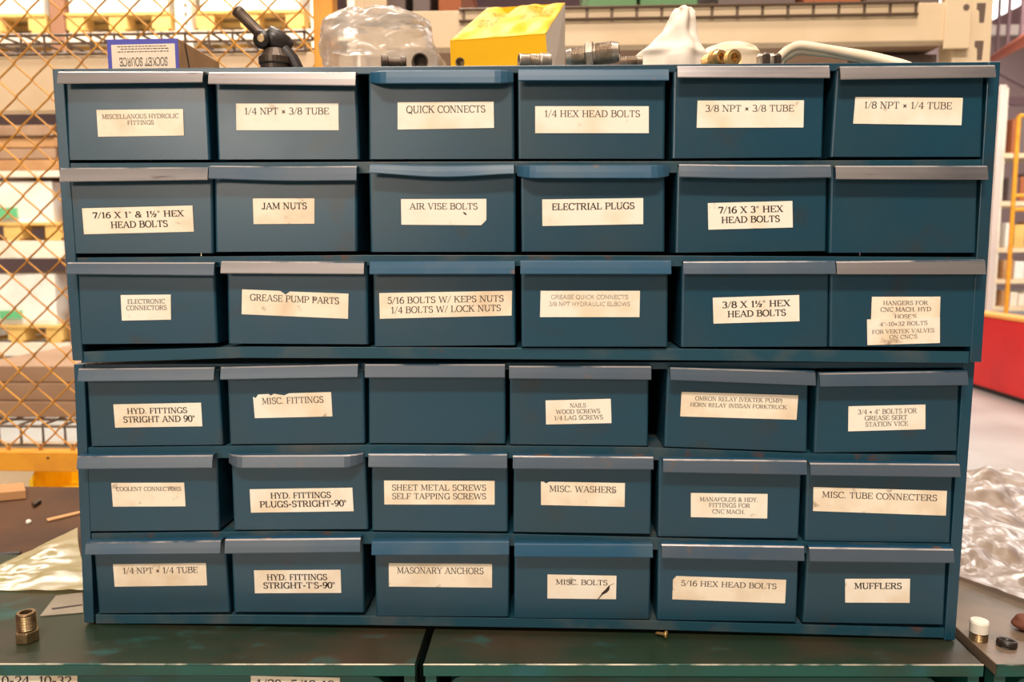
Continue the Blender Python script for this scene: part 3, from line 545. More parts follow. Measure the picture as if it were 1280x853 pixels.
# ------------------------------------------------------------------ things on top of the cabinet
Yb = .036
x0 = at(134, 60, Yb).x; x1 = at(223.5, 60, Yb).x; zb = ztop(x0); zt = at(180, 48.5, Yb).z
root = thing('carton', 'small brown carton with violet-edged white end, printed upside down, on top of the cabinet', 'box', ((x0+x1)/2, Yb+.045, zb))
m = MB(); m.box((x0, Yb, zb), (x1, Yb+.098, zt)); obj('carton_body', m, M['carton'], root, bevel=.0012)
m = MB(); m.box((x0+.0004, Yb-.0006, zb+.0003), (x1-.0004, Yb, zt-.0003)); e = obj('end_panel', m, M['violet'], root); e['label'] = 'violet printed end panel'
q = [V((x0+.0045, Yb-.0009, zt-.0055)), V((x1-.0035, Yb-.0009, zt-.0050)), V((x1-.0035, Yb-.0009, zb+.001)), V((x0+.0045, Yb-.0009, zb+.001))]
m = MB(); m.prism(q[::-1], (0, .0003, 0)); e2 = obj('print_panel', m, M['white_print'], e)
m = MB(); letter_mesh(m, 'SOCKET SOURCE', q, .12, .88, .30, .56, (0, -.0002, 0), 1.35, False, True)
for (a, b_, v0) in ((.10, .90, .75), (.10, .86, .84), (.14, .90, .92)):
    k = a
    while k < b_:
        w_ = random.uniform(.02, .06); m.poly([quadpt(q, 1-k, 1-v0)+V((0, -.0002, 0)), quadpt(q, 1-k, 1-v0-.025)+V((0, -.0002, 0)), quadpt(q, 1-min(k+w_, b_), 1-v0-.025)+V((0, -.0002, 0)), quadpt(q, 1-min(k+w_, b_), 1-v0)+V((0, -.0002, 0))]); k += w_+.015
obj('lettering', m, M['ink_soft'], e)
fx = x1+.0006; m = MB(); m.poly([(fx, Yb+.012, zt-.001), (fx, Yb+.024, zb+.001), (fx, Yb+.026, zb+.001), (fx, Yb+.014, zt-.001)]); obj('flap_seam', m, M['ink_soft'], root)

# jointed tool
Yt = .055
def tp(px, py, dy=0): return at(px, py, Yt+dy)
cx = tp(345, 80).x; cz = ztop(cx)
tool = thing('swivel_tool', 'dark jointed tool with an upright pipe handle beside the small carton', 'tool', (cx, Yt, cz))
m = MB(); a = tp(296, 13); b = tp(329, 46); d = (b-a).normalized(); L = (b-a).length; rh = .0058
m.lathe([(rh*.62, .004), (rh*.62, 0), (rh*1.04, 0), (rh*1.04, .004), (rh*.96, .006), (rh*.96, L*.8), (rh*1.1, L)], a, d, 20, 0, True); obj('pipe_handle', m, M['steel_dark'], tool)
m = MB(); m.lathe([(0, .003), (rh*.62, .003)], a, d, 20); e = obj('handle_bore', m, M['brass'], tool); e['label'] = 'brass-coloured bore of the handle end'
m = MB(); k = tp(329, 50, -.004); m.lathe([(0, -.006), (.0075, -.006), (.0088, -.004), (.0088, .004), (.0075, .006), (0, .006)], k, (0.1, 1, 0.1), 24, 0, True); obj('knuckle', m, M['bead'], tool)
m = MB(); m.lathe([(0, -.0006), (.0034, -.0006), (.0040, 0), (.0040, .001)], k-V((0, .0065, 0)), (0.1, 1, 0.1), 18); e = obj('pivot_screw', m, M['bronze'], tool); e['label'] = 'bronze pivot screw'
m = MB(); m.lathe([(0, -.014), (.0095, -.013), (.0115, -.004), (.0115, .006), (.009, .013), (0, .014)], tp(347, 53, .004), (.75, .3, -.55), 20, 0, True); obj('joint_housing', m, M['bead'], tool)
m = MB(); top = tp(345, 62).z
m.lathe([(0, 0), (.0150, 0), (.0150, (top-cz)*.45), (.0165, (top-cz)*.5), (.0165, (top-cz)*.7), (.013, (top-cz)*.85), (.010, top-cz)], (cx, Yt, cz), (0, 0, 1), 28, 0, False); obj('base_collar', m, M['steel_dark'], tool)
m = MB(); m.tube([tp(355, 62), tp(366, 74), tp(374, 90)], [.006, .006, .006], 12); obj('side_arm', m, M['bead'], tool)

# fittings lying on the cabinet top
def thread(r, h0, h1, pitch=.0016, depth=.0008):
    p = []; h = h0
    while h < h1-1e-6: p += [(r-depth, h), (r, h+pitch*.5)]; h += pitch
    return p + [(r-depth, h1)]
def fitting(label, px, Y, ytop, axis, segs, mt, hexes=(), bore=.6, group=None, cat='pipe fitting'):
    """segs: (kind, length, radius factor); lies with its widest radius on the cabinet top"""
    x = at(px, 75, Y).x; fm = max([s_[2] for s_ in segs]+[h_[2]*.98 for h_ in hexes])
    ax = V(axis).normalized(); tot = sum(s_[1] for s_ in segs)
    r = (at(px, ytop, Y).z - ztop(x) - abs(ax.z)*tot)/2/fm; rm = r*fm
    low = rm*math.sqrt(max(0, 1-ax.z**2)) + abs(ax.z)*tot/2
    c = V((x, Y, ztop(x)+low+.0002)); o = c - ax*tot/2
    prof = [(r*segs[0][2]*bore, .006), (r*segs[0][2]*bore, 0)]; h = 0
    for kind, ln, f in segs:
        if kind == 't': prof += [(r*f*.93, h)] + thread(r*f, h+.0006, h+ln-.0006)
        elif kind == 'c': prof += [(r*f*.86, h), (r*f, h+ln)]
        elif kind == 'd': prof += [(r*f, h), (r*f*.82, h+ln)]
        else: prof += [(r*f*.97, h), (r*f, h+.0006), (r*f, h+ln-.0006), (r*f*.97, h+ln)]
        h += ln
    rl = r*segs[-1][2]; prof += [(rl*bore, h), (rl*bore, h-.006), (0, h-.0062)]
    m = MB(); m.lathe(prof, o, ax, 28)
    f_ = obj('pipe_fitting', m, M[mt], origin=(c.x, c.y, c.z-low)); tag(f_, label, cat, group)
    for (h0, h1, fr) in hexes:
        m = MB(); R = r*fr; m.lathe([(r*.5, h0), (R*.93, h0), (R, h0+.0012), (R, h1-.0012), (R*.93, h1), (r*.5, h1)], o, ax, 6)
        obj('hex_collar', m, M[mt], f_, bevel=.0005)
    return f_
fitting('dark collared pipe fitting in front of the clear bag, its open end to the left', 492, .022, 69.5, (1, .25, 0), [('p', .006, 1.0), ('p', .012, .72), ('p', .005, .95)], 'steel_dark', bore=.78)
fitting('dark open pipe end facing out, right of the collared fitting at the clear bag', 524, .024, 69, (.25, -1, 0), [('p', .012, .8), ('p', .008, 1.0)], 'steel_dark', bore=.80)
fitting('small rusty pipe end peeking out under the left of the yellow carton', 575, .014, 74.5, (.1, -1, 0), [('p', .014, .9), ('p', .004, 1.0)], 'bronze', bore=.78)
fitting('grey threaded fitting under the right corner of the yellow carton, open end left', 668, .020, 66, (-1, -.28, 0), [('p', .010, 1.0), ('t', .010, .86), ('p', .010, .80)], 'steel', bore=.70)
fitting('large steel hydraulic adapter with hex collar, right of the yellow carton', 741, .022, 50, (1, -.18, .06), [('c', .005, .80), ('t', .013, .84), ('p', .009, .9), ('t', .016, 1.04), ('d', .006, 1.0)], 'steel', hexes=[(.018, .026, 1.24)], bore=.66)
fitting('small bright threaded nipple right of the large steel adapter', 789, .016, 70, (1, -.15, 0), [('t', .016, 1.0), ('d', .005, .95)], 'steel', bore=.6)
fitting('brass ribbed hose barb, left of the two between the white cloths', 893, .026, 63, (.45, -1, .05), [('t', .012, .9), ('p', .006, 1.0), ('d', .005, .9)], 'brass', bore=.45)
fitting('brass fitting with round open end, right of the two between the white cloths', 911, .020, 65, (.35, -1, 0), [('p', .012, .9), ('t', .008, 1.0)], 'brass', bore=.55)
for i, (px, Y, r) in enumerate([(951, .050, .0085), (958, .034, .0075), (965, .055, .0090), (972, .036, .0072)]):
    x = at(px, 75, Y).x; z = ztop(x); m = MB(); m.lathe([(0, 0), (r, 0), (r, r*.6), (r*.45, r*.7), (r*.5, r*2.0), (r*.3, r*2.3), (0, r*2.35)], (x, Y, z+.0001), (0, 0, 1), 6 if i % 2 else 12)
    o = obj('bolt', m, M['steel_dark'] if i % 2 else M['steel']); tag(o, 'small stubby bolt standing between the cream pad and the straps', 'bolt', 'bolts between the cream pad and the straps')

# yellow carton, crushed and higher at the back
A = at(562.5, 51.5, .103); B = at(682, 42.5, .135); C_ = at(706.5, 4, .325); D = at(609, 10.5, .292)
zb = [ztop(p.x) for p in (A, B, C_, D)]
fa = [V((p.x, p.y, z+.0002)) for p, z in zip((A, B, C_, D), zb)]
fa[0].x += .001; fa[1].x += .005
root = thing('yellow_carton', 'dented yellow carton with a sloping lid on top of the cabinet', 'box', ((fa[0]+fa[2])/2))
m = MB(); m.add(fa+[A, B, C_, D], [(3, 2, 1, 0), (0, 1, 5, 4), (2, 3, 7, 6), (3, 0, 4, 7)]); obj('carton_body', m, M['yellow_carton'], root)
m = MB(); nx = (fa[2]-fa[1]).cross(B-fa[1]).normalized()*-1
m.add([fa[1], fa[2], C_, B], [(0, 1, 2, 3)]); e = obj('end_flap', m, M['white_print'], root); e['label'] = 'pale unprinted end flap'
nrm = (B-A).cross(D-A).normalized()
def lidpt(u, v):
    p = A.lerp(B, u).lerp(D.lerp(C_, u), v)
    dent = .012*math.exp(-((u-.30)/.07)**2)*max(0, v-.75)/.25 + .0035*noise.noise(V((u*6, v*5, 2)))*(1 if 0 < u < 1 and v > 0 else .0)
    return p - nrm*dent + nrm*.0006
m = MB(); m.grid(lidpt, 30, 24); obj('lid', m, M['yellow_carton'], root, solid=.0008)
m = MB()
for (u0, u1, v0, n_) in ((.10, .34, .30, 5), (.56, .92, .52, 7), (.18, .40, .62, 3)):
    for j in range(n_):
        v = v0 + j*.06; u = u0
        while u < u1:
            w_ = random.uniform(.02, .06); P = [lidpt(u, v), lidpt(min(u+w_, u1), v), lidpt(min(u+w_, u1), v+.018), lidpt(u, v+.018)]; m.poly([p+nrm*.0008 for p in P]); u += w_+.018
obj('print', m, M['ink_ochre'] if 'ink_ochre' in M else M['print_brown'] if 'print_brown' in M else M.setdefault('ink_ochre', mat('ink_ochre', srgb(196, 140, 20), .6)), root)

# soft things: shells given by their left and right edges at a few heights
def shell(name, label, cat, rows, Y, dep, mt, folds=5, amp=.15, seed=0, nv=26, nu=48, group=None):
    rows = sorted(rows, key=lambda r: -r[2])          # (left px, right px, y px) from the bottom up
    P = []
    for (l, r_, y) in rows:
        a, b = at(l, y, Y), at(r_, y, Y); P.append(((a.x+b.x)/2, (b.x-a.x)/2, a.z))
    zb = ztop(P[0][0])+.0002
    def lerp(t):
        f = t*(len(P)-1); i = min(int(f), len(P)-2); f -= i; f = f*f*(3-2*f)*.5+f*.5
        return tuple(P[i][k]*(1-f)+P[i+1][k]*f for k in range(3))
    def fn(u, v):
        if v < .08: c, h, z = P[0]; z = zb + (P[0][2]-zb)*v/.08
        elif v < .96: c, h, z = lerp((v-.08)/.88)
        else: c, h, z = P[-1]; h *= max(0.0, 1-(v-.96)/.04); z += .0006
        q = 2*math.pi*u; g = 1 + amp*math.sin(folds*q+3*v+seed)*.5 + amp*noise.noise(V((math.cos(q)*1.6+seed, math.sin(q)*1.6, v*5)))
        dy = dep*math.sin(q)*(h/max(p[1] for p in P))**.5
        return V((c+h*math.cos(q)*(1+(g-1)*abs(math.sin(q))), Y+dy*g, max(z, zb)))
    m = MB(); m.grid(fn, nu, nv); o = obj(name, m, M[mt]); tag(o, label, cat, group); return o
shell('cloth', 'white cloth bunched up to a tall peak on top of the cabinet', 'cloth',
      [(786, 890, 79), (795, 884, 70), (812, 876, 58), (826, 870, 44), (834, 869, 28), (839, 868, 18), (842, 864, 13.5)], .075, .032, 'cloth', 5, .30, 1)
shell('pad', 'rounded cream cloth pad behind the brass fittings', 'pad', [(872, 950, 78), (874, 949, 70), (880, 944, 63), (893, 930, 58), (905, 920, 56.5)], .095, .03, 'cream_cloth', 3, .08, 2)
root = thing('strap_bundle', 'bundle of cream straps bent over and trailing right along the cabinet top', 'straps', (at(1000, 77, .06).x, .06, ztop(.2)))
for i, (dy, dz, ex) in enumerate([(0, 0, 0), (.010, 0, 5), (.004, -6, -6), (.020, 1, 12)]):
    pts = [(966+i*3, 84), (974+i*2, 72-dz*.4), (985+i, 62-dz), (998, 57.5-dz), (1012, 58.5-dz), (1040, 63-dz*.7), (1075+ex, 70-dz*.3), (1108+ex, 77.5), (1125+ex, 83)]
    P = [at(a, b, .055+dy) for a, b in pts]; P = [V((p.x, p.y, max(p.z, ztop(p.x)+.0042))) for p in P]
    Q = []
    for j in range(len(P)-1):
        for k in range(4):
            t = k/4; p0 = P[max(j-1, 0)]; p1 = P[j]; p2 = P[j+1]; p3 = P[min(j+2, len(P)-1)]
            Q.append(.5*((2*p1)+(p2-p0)*t+(2*p0-5*p1+4*p2-p3)*t*t+(3*p1-p0-3*p2+p3)*t**3))
    Q.append(P[-1]); m = MB(); m.tube(Q, .0040, 10); obj('strap', m, M['cream_cloth'], root)

# clear bag
bag_rows = [(404, 556, 80), (402, 546, 70), (400, 541, 56), (400, 541, 46), (404, 539, 37), (413, 534, 28), (424, 519, 22)]
b_ = shell('plastic_bag', 'clear crumpled plastic bag on the cabinet top left of the yellow carton', 'plastic bag', bag_rows, .125, .05, 'film_clear', 4, .16, 3, 40, 90)
for v in b_.data.vertices:
    n_ = noise.noise(v.co*60)*.0030 + abs(noise.noise(v.co*110))*.0030; v.co += v.normal*n_

# ------------------------------------------------------------------ things on the bench
p = onz(35, 801, BZ); m = MB(); r = .0090
m.lathe([(r*.62, .016), (r*.62, .0292), (r*.90, .0292), (r*.98, .0280)] + thread(r, .0125, .0275)[::-1] + [(r*.86, .0125), (r*.86, .011), (r*.4, .011)], p, (0, 0, 1), 32)
m.lathe([(0, .016), (r*.62, .016)], p, (0, 0, 1), 32)
f_ = obj('pipe_fitting', m, M['bronze'], origin=p); tag(f_, 'brass hex fitting with threaded end up, standing on the left green bench', 'pipe fitting')
m = MB(); m.lathe([(0, 0), (r*1.16, 0), (r*1.24, .0012), (r*1.24, .0102), (r*1.14, .0115), (r*.5, .0115)], p, (0, 0, 1), 6); obj('hex_collar', m, M['bronze'], f_, bevel=.0006)

def sheet(name, label, cat, q, mt, z0, amp, sc_, seed, nu=50, nv=40, edge=.25, base=0.0, solid=0, ani=(1, 1, 0)):
    Q = [onz(px, py, BZ) for px, py in q]
    def fn(u, v):
        p = quadpt(Q, u, v); P0 = p; ca, sa = math.cos(ani[2]), math.sin(ani[2]); p = V(((P0.x*ca+P0.y*sa)*ani[0], (-P0.x*sa+P0.y*ca)*ani[1], 0)); wv = noise.noise(V((p.x*3+seed, p.y*3, 9)))*.02
        h = abs(noise.noise(V((p.x*sc_+seed, p.y*sc_, .3))))*1.0 + abs(noise.noise(V((p.x*sc_*2.3, p.y*sc_*2.3+seed, .7))))*.5 + abs(noise.noise(V((p.x*sc_*5, p.y*sc_*5, seed))))*.25
        f = min(1, min(u, 1-u)/edge)*min(1, min(v, 1-v)/edge)
        return V((P0.x+wv*.4, P0.y+wv, BZ+z0+h*amp*(.25+.75*f)+base*f))
    m = MB(); m.grid(fn, nu, nv); o = obj(name, m, M[mt], solid=solid); tag(o, label, cat); return o
sheet('plastic_film', 'yellowish plastic film crumpled on the left bench beside the drawer stack', 'plastic film', [(-40, 728), (99, 663), (104.5, 748), (-40, 741)], 'film_yellow', .0022, .015, 20, 4, ani=(.45, 1.2, .5))
Q = [onz(px, py, BZ) for px, py in ((70, 746), (103, 742), (104, 767), (50, 771.5))]; m = MB(); m.prism([q+V((0, 0, .0003)) for q in Q[::-1]], (0, 0, .0008)); o = obj('card', m, M['grey_paper']); tag(o, 'flat grey card lying at the foot of the drawer stack, under the yellowish film', 'card')
Q = [onz(px, py, BZ) for px, py in ((64, 762), (103, 757), (103, 758.5), (66, 764))]; m = MB(); m.prism([q+V((0, 0, .0012)) for q in Q[::-1]], (0, 0, .0002)); obj('printed_line', m, M['ink_soft'], o)

sheet('plastic_film', 'dusty clear plastic film heaped in crumples on the right bench', 'plastic film', [(1150, 597), (1420, 622), (1420, 812), (1170, 716)], 'film_dusty', .002, .042, 11, 8, 120, 90, .10, ani=(.6, 1.15, -.5))
p = onz(1223, 800, BZ); root = thing('threaded_cap', 'small white-topped cap fitting on the right bench next to the drawer stack', 'cap', p)
m = MB(); m.lathe([(0, 0), (.0082, 0)] + thread(.0084, .0005, .0075) + [(.0076, .0085)], p, (0, 0, 1), 28); obj('threaded_base', m, M['bronze'], root)
m = MB(); m.lathe([(.0076, .008), (.0084, .0085), (.0086, .018), (.0078, .0200), (0, .0204)], p, (0, 0, 1), 28, 0); obj('cap_top', m, M['white_plastic'], root)
p = onz(1258, 808, BZ); m = MB(); m.lathe([(.0050, .0002), (.0086, .0002), (.0092, .002), (.0088, .0052), (.0070, .0066), (.0052, .0056), (.0046, .003), (.0050, .0002)], p, (.12, .1, 1), 28, 0, True)
o = obj('seal_ring', m, M['bead']); tag(o, 'small dark ring lying on the right bench beside the white cap', 'ring')
p = onz(1288, 795, BZ); m = MB(); m.grid(lambda u, v: V((p.x+.011*math.cos(2*math.pi*u)*math.sin(math.pi*v)*(1+.3*noise.noise(V((u*4, v*4, 1)))), p.y+.011+.011*math.sin(2*math.pi*u)*math.sin(math.pi*v), p.z+.0085-.0082*math.cos(math.pi*v))), 20, 12)
o = obj('rusty_lump', m, M['rust_dark']); tag(o, 'rusty brown lump at the edge of the plastic film on the right bench', 'scrap')
p = onz(831, 797, BZ); m = MB(); ax = V((-.85, .45, -.08)).normalized()
m.lathe([(0, 0), (.0035, .0002), (.0040, .0010), (.0032, .0022), (.0016, .0036), (.0015, .0105), (0, .0125)], p+V((.002, -.003, .0041)), ax, 18, 0, True)
o = obj('screw', m, M['brass']); tag(o, 'single loose screw lying on the bench against the foot of the drawer stack', 'screw')

# ------------------------------------------------------------------ behind: board table, bin, fence
TZ = -.014
root = thing('work_table', 'oily brown board table behind the left bench, under the fence', 'table', (-.62, .45, FZ))
m = MB(); m.box((-1.7, .215, TZ-.03), (-.10, .53, TZ)); obj('table_top', m, M['table'], root, bevel=.002)
for (x, y) in ((-1.6, .26), (-1.6, .48), (-.15, .48), (-.15, .26)):
    m = MB(); m.box((x-.025, y-.025, FZ), (x+.025, y+.025, TZ-.03)); obj('leg', m, M['steel_dark'], root)
def scrap(name, label, cat, pts, th, mt):
    Q = [onz(px, py, TZ) for px, py in pts]; m = MB(); m.prism([q+V((0, 0, .0003)) for q in Q[::-1]], (0, 0, th)); o = obj(name, m, M[mt], bevel=.001); tag(o, label, cat); return o
scrap('cardboard_scrap', 'folded brown cardboard scrap at the back of the brown table', 'scrap', [(-30, 618), (30, 614), (33, 624), (-30, 630)], .014, 'box_tan')
scrap('wood_strip', 'thin light wood strip lying on the brown table right of the scraps', 'strip', [(58, 651), (101, 641), (101, 643.5), (60, 653.5)], .003, 'box_tan')
scrap('dark_clip', 'small dark metal clip below the yellow bin on the brown table', 'clip', [(40, 633), (50, 627), (52, 630), (43, 636)], .006, 'steel_dark')
p = onz(36, 655, TZ); m = MB(); m.lathe([(0, 0), (.0035, .0005), (.004, .003), (.0025, .0055), (0, .006)], p+V((0, 0, .0003)), (0, 0, 1), 12); o = obj('white_crumb', m, M['white_plastic']); tag(o, 'tiny white plastic bit alone on the brown table', 'plastic bit')
m = MB(); a, b = onz(-10, 699, TZ), onz(26, 696, TZ); m.tube([a+V((0, 0, .004)), b+V((0, 0, .004))], .0035, 8); o = obj('black_rod', m, M['bead']); tag(o, 'short black rod lying on the brown table near its front edge', 'rod')

FY = .95
root = thing('chain_link_fence', 'orange chain-link fence with a post and bottom rail behind the left bench', 'fence', (-1.0, FY, FZ))
xp0, xp1 = at(395, 40, FY).x, at(420, 40, FY).x
m = MB(); m.box((xp0, FY-.02, FZ), (xp1, FY+.02, 1.6)); obj('post', m, M['fence'], root, bevel=.003)
zr0, zr1 = at(40, 587, FY).z, at(40, 563, FY).z
m = MB(); m.box((-2.2, FY-.018, zr0), (xp0, FY+.018, zr1)); rl = obj('rail', m, M['fence'], root, bevel=.002)
m = MB(); pb = at(60, 573, FY-.018); m.lathe([(0, -.0005), (.0028, -.0005), (.0034, .001)], pb, (0, 1, 0), 12); e = obj('bolt_hole_disc', m, M['bead'], rl); e['label'] = 'dark disc standing in for a bolt hole'  # dark disc added in place of the shade inside a bolt hole
wv = 43*(FY-CAM.y)/FPX*1.005; hv = 40.8*(FY-CAM.y)/FPX
p_ref = at(98, 14, FY); zlow = zr1; m = MB(); hw = wv/2; col = -28
while p_ref.x + col*hw < xp0:
    pts = []; k0 = int((zlow-p_ref.z)/(hv/2))-2
    for k in range(k0, k0+64):
        z = p_ref.z + k*hv/2
        if z < zlow-.005 or z > 1.5: continue
        sgn = 1 if (k+col) % 2 == 0 else -1
        X = p_ref.x + (col+.5)*hw + sgn*hw/2*1.02; yo = .0022*sgn
        pts += [V((X-sgn*.004, FY+yo*.4, z-.004)), V((X, FY-yo, z)), V((X-sgn*.004, FY+yo*.4, z+.004))]
    m.tube([V((min(p.x, xp0+.003), p.y, p.z)) for p in pts], .0020, 5, 0, False); col += 1
obj('wire_mesh', m, M['wire'], root)

BY = FY-.012
xa, xb = at(38.5, 610, BY).x, at(160, 610, BY).x; z0 = at(60, 628, BY).z; z1 = zr0-.0004; hf = at(60, 619, BY).z-z0; t_ = .004; dpt = .15
root = thing('parts_bin', 'yellow plastic open-front bin hung below the fence rail', 'bin', ((xa+xb)/2, BY+.07, z0))
m = MB(); m.box((xa, BY, z0), (xb, BY+dpt, z0+t_)); m.box((xa, BY+dpt-t_, z0), (xb, BY+dpt, z1))
for x in (xa, xb-t_):
    m.prism([(x, BY, z0), (x, BY+dpt, z0), (x, BY+dpt, z1), (x, BY+.022, z1), (x, BY, z0+(z1-z0)*.72)], (t_, 0, 0))
obj('bin_body', m, M['bin'], root, bevel=.0008)
m = MB(); m.box((xa-.001, BY-.003, z0), (xb+.001, BY+.003, z0+hf)); obj('front_lip', m, M['bin'], root, bevel=.001)
m = MB(); m.box((xa-.002, BY-.002, z0), (xa+.007, BY+.004, z0+(z1-z0)*.72)); obj('side_rim', m, M['bin'], root, bevel=.001)

# ------------------------------------------------------------------ near pallet rack behind the bench
RY = 1.45
root = thing('pallet_rack', 'near beige pallet rack with wire decks, just behind the drawer stack', 'pallet rack', (0, RY+.5, FZ))
def rbox(name, x0, x1, y0, y1, z0, z1, mt, parent, bevel=.003):
    m = MB(); m.box((x0, y0, z0), (x1, y1, z1)); return obj(name, m, M[mt], parent, bevel=bevel)
ux0, ux1 = at(1192, 40, RY).x, at(1240, 40, RY).x
lx0, lx1 = at(443, 20, RY).x, at(472, 20, RY).x
for (a, b) in ((ux0, ux1), (lx0, lx1)):
    up_ = rbox('upright', a, b, RY, RY+.08, FZ, 1.9, 'rack', root)
    m = MB(); z = .80
    sx = b-.030
    while z < 1.7:
        m = MB(); m.prism([(sx-.004, RY-.001, z-.028), (sx+.008, RY-.001, z-.028), (sx+.010, RY-.001, z+.012), (sx+.010, RY-.001, z+.020), (sx-.012, RY-.001, z+.020), (sx-.012, RY-.001, z+.006), (sx-.005, RY-.001, z)], (0, .0012, 0)); z += .0935; obj('slot', m, M['slot'], up_)
    rbox('rear_upright', a, b, RY+1.0, RY+1.08, FZ, 1.9, 'rack', root)
zb0, zb1 = at(800, 57, RY-.02).z, at(800, 9, RY-.02).z
rbox('beam', lx1+.002, ux0-.002, RY-.02, RY+.03, zb0, zb1, 'rack', root)
zl0, zl1 = at(40, 139, RY-.02).z, at(40, 70, RY-.02).z
xl_ = at(-120, 100, RY).x
rbox('beam', xl_, lx0-.002, RY-.02, RY+.03, zl0, zl1, 'rack', root)
zm0, zm1 = at(40, 613, RY-.02).z, at(40, 557, RY-.02).z
rbox('beam', xl_, lx0-.002, RY-.02, RY+.03, zm0, zm1, 'rack', root)
c_ = rbox('beam_connector', ux0-.035, ux0+.03, RY-.026, RY-.018, zb0-.02, zb1+.03, 'rack', root, .002)
m = MB(); pp = at(1208, 9, RY-.027); m.lathe([(0, 0), (.008, 0)], pp, (0, -1, 0), 12); obj('connector_hole', m, M['slot'], c_)
rbox('beam_connector', lx1-.03, lx1+.03, RY-.026, RY-.018, zb0-.02, zb1+.03, 'rack', root, .002)
for (xa, xb, zt_, drop) in ((at(575, 10, RY).x, at(1142, 10, RY).x, zb1, .030), (xl_, at(386, 60, RY).x, zl1+.052, .050), (xl_, lx0-.01, zm1+.058, .055)):
    m = MB(); st = 29.4*(RY-CAM.y)/FPX; x = xb-.004; w_ = .0038
    while x > xa:
        m.tube([(x, RY-.024, zt_-drop), (x, RY-.024, zt_+.003), (x, RY+.98, zt_+.003)], w_, 5, 0, True, False); x -= st
    for (y, z) in ((RY-.0275, zt_-drop), (RY-.0275, zt_-.001), (RY+.06, zt_), (RY+.16, zt_), (RY+.30, zt_), (RY+.50, zt_), (RY+.70, zt_), (RY+.9, zt_)):
        m.tube([(xa, y, z), (xb, y, z)], w_*1.1, 5, 0, True, False)
    obj('wire_deck', m, M['deck'], root)
rbox('deck_channel', at(1066, 70, RY+.12).x, at(1167, 70, RY+.12).x, RY+.10, RY+.16, zb0-.045, zb0-.004, 'box_grey', root, .002)
rbox('rear_beam', lx1, ux0, RY+1.0, RY+1.05, zb0-.03, zb1, 'rack', root)
rbox('deck_panel', lx1+.01, ux0-.01, RY+.031, RY+.99, zb0+.004, zb0+.016, 'board', root, 0)

# totes and boxes standing on the near right deck
DZ = zb1+.007
def bx(name, label, cat, pl, pr, Y, z0, h, dpt, mt, group=None, rim=True):
    x0, x1 = at(pl, 20, Y).x, at(pr, 20, Y).x; m = MB(); m.box((x0, Y, z0+.0005), (x1, Y+dpt, z0+h)); o = obj(name, m, M[mt], bevel=.004); tag(o, label, cat, group)
    if rim:
        m = MB(); m.box((x0-.004, Y-.004, z0+h*.80), (x1+.004, Y+dpt+.004, z0+h*.88)); obj('rim', m, M[mt], o, bevel=.002)
    return o
for (l, r_, mt, lb) in ((483, 507, 'box_grey', 'narrow dark grey tote at the left end of the near rack deck'), (516, 538, 'box_grey', 'narrow dark grey tote second from the left post on the near rack deck'),
                       (548, 577, 'box_rust', 'brown tote third from the left post on the near rack deck'), (734, 796, 'box_green', 'green tote on the near rack deck above the steel adapter'),
                       (800, 872, 'box_green', 'long green tote on the near rack deck above the peaked cloth'), (897, 994, 'box_grey', 'wide grey tote on the near rack deck above the brass fittings'),
                       (1004, 1076, 'box_rust', 'brown tote on the near rack deck above the cream straps'), (1082, 1174, 'box_grey', 'wide grey tote at the right end of the near rack deck')):
    bx('tote', lb, 'tote', l, r_, RY+.10, DZ, .20, .45, mt)
# long boards on the near lower deck
zd = zm1+.0635
for i, (h0, h1) in enumerate(((0, .047), (.048, .100), (.101, .150))):
    m = MB(); m.box((xl_+.05, RY+.06+.01*i, zd+h0+.0006), (-.55, RY+.75, zd+h1)); o = obj('board', m, M['board'], bevel=.003)
    tag(o, ['lowest', 'middle', 'topmost'][i]+' of three grey-brown boards stacked on the low deck behind the fence', 'board', 'boards stacked behind the fence')

# ------------------------------------------------------------------ far rack with pallet loads
GY = 5.6
root = thing('pallet_rack', 'far pale pallet rack full of wrapped pallet loads behind the fence', 'pallet rack', (-3.2, GY+.55, FZ))
def gx(px): return at(px, 150, GY).x
def gz(py): return at(100, py, GY).z
gl, gr = gx(-140), gx(520)
for (a, b, mt) in ((76, 93, 'rack_shaded'), (229, 249, 'rack_white'), (395, 412, 'rack_white')):
    u_ = rbox('upright', gx(a), gx(b), GY-.06, GY+.04, FZ, 3.4, mt, root, .004)
    if mt == 'rack_white':
        z = 1.85; xm = (gx(a)+gx(b))/2
        while z < 2.6: m = MB(); m.box((xm+.012, GY-.0615, z), (xm+.032, GY-.0595, z+.03)); z += .0655; obj('slot', m, M['slot'], u_)
    rbox('rear_upright', gx(a), gx(b), GY+1.1, GY+1.2, FZ, 3.4, mt, root, .004)
LEV = [gz(43), gz(214), gz(301), gz(428)]
for z, hh in zip(LEV, (.09, .05, .14, .11)):
    rbox('beam', gl, gr, GY-.05, GY, z-hh, z, 'rack_white', root, .004); rbox('rear_beam', gl, gr, GY+1.12, GY+1.17, z-hh, z, 'rack_white', root, .004)
def pallet(px0, px1, z, label):
    x0, x1 = gx(px0), gx(px1); w = x1-x0
    r = thing('pallet', label, 'pallet', ((x0+x1)/2, GY+.58, z), 'pallets on the far rack')
    m = MB()
    for k in range(5): m.box((x0, GY-.06+k*.262, z+.122), (x1, GY-.06+k*.262+.15, z+.144))
    obj('deck_boards', m, M['pine'], r)
    for f in (0, .5, 1):
        for yy in (0, .525, 1.05):
            xc = x0+.07+(w-.14)*f; m = MB(); m.box((xc-.07, GY-.05+yy, z+.022), (xc+.07, GY+.09+yy, z+.122)); obj('block', m, M['pine'], r)
        xc = x0+.07+(w-.14)*f; m = MB(); m.box((xc-.05, GY-.05, z+.0005), (xc+.05, GY+1.14, z+.022)); obj('runner', m, M['pine'], r)
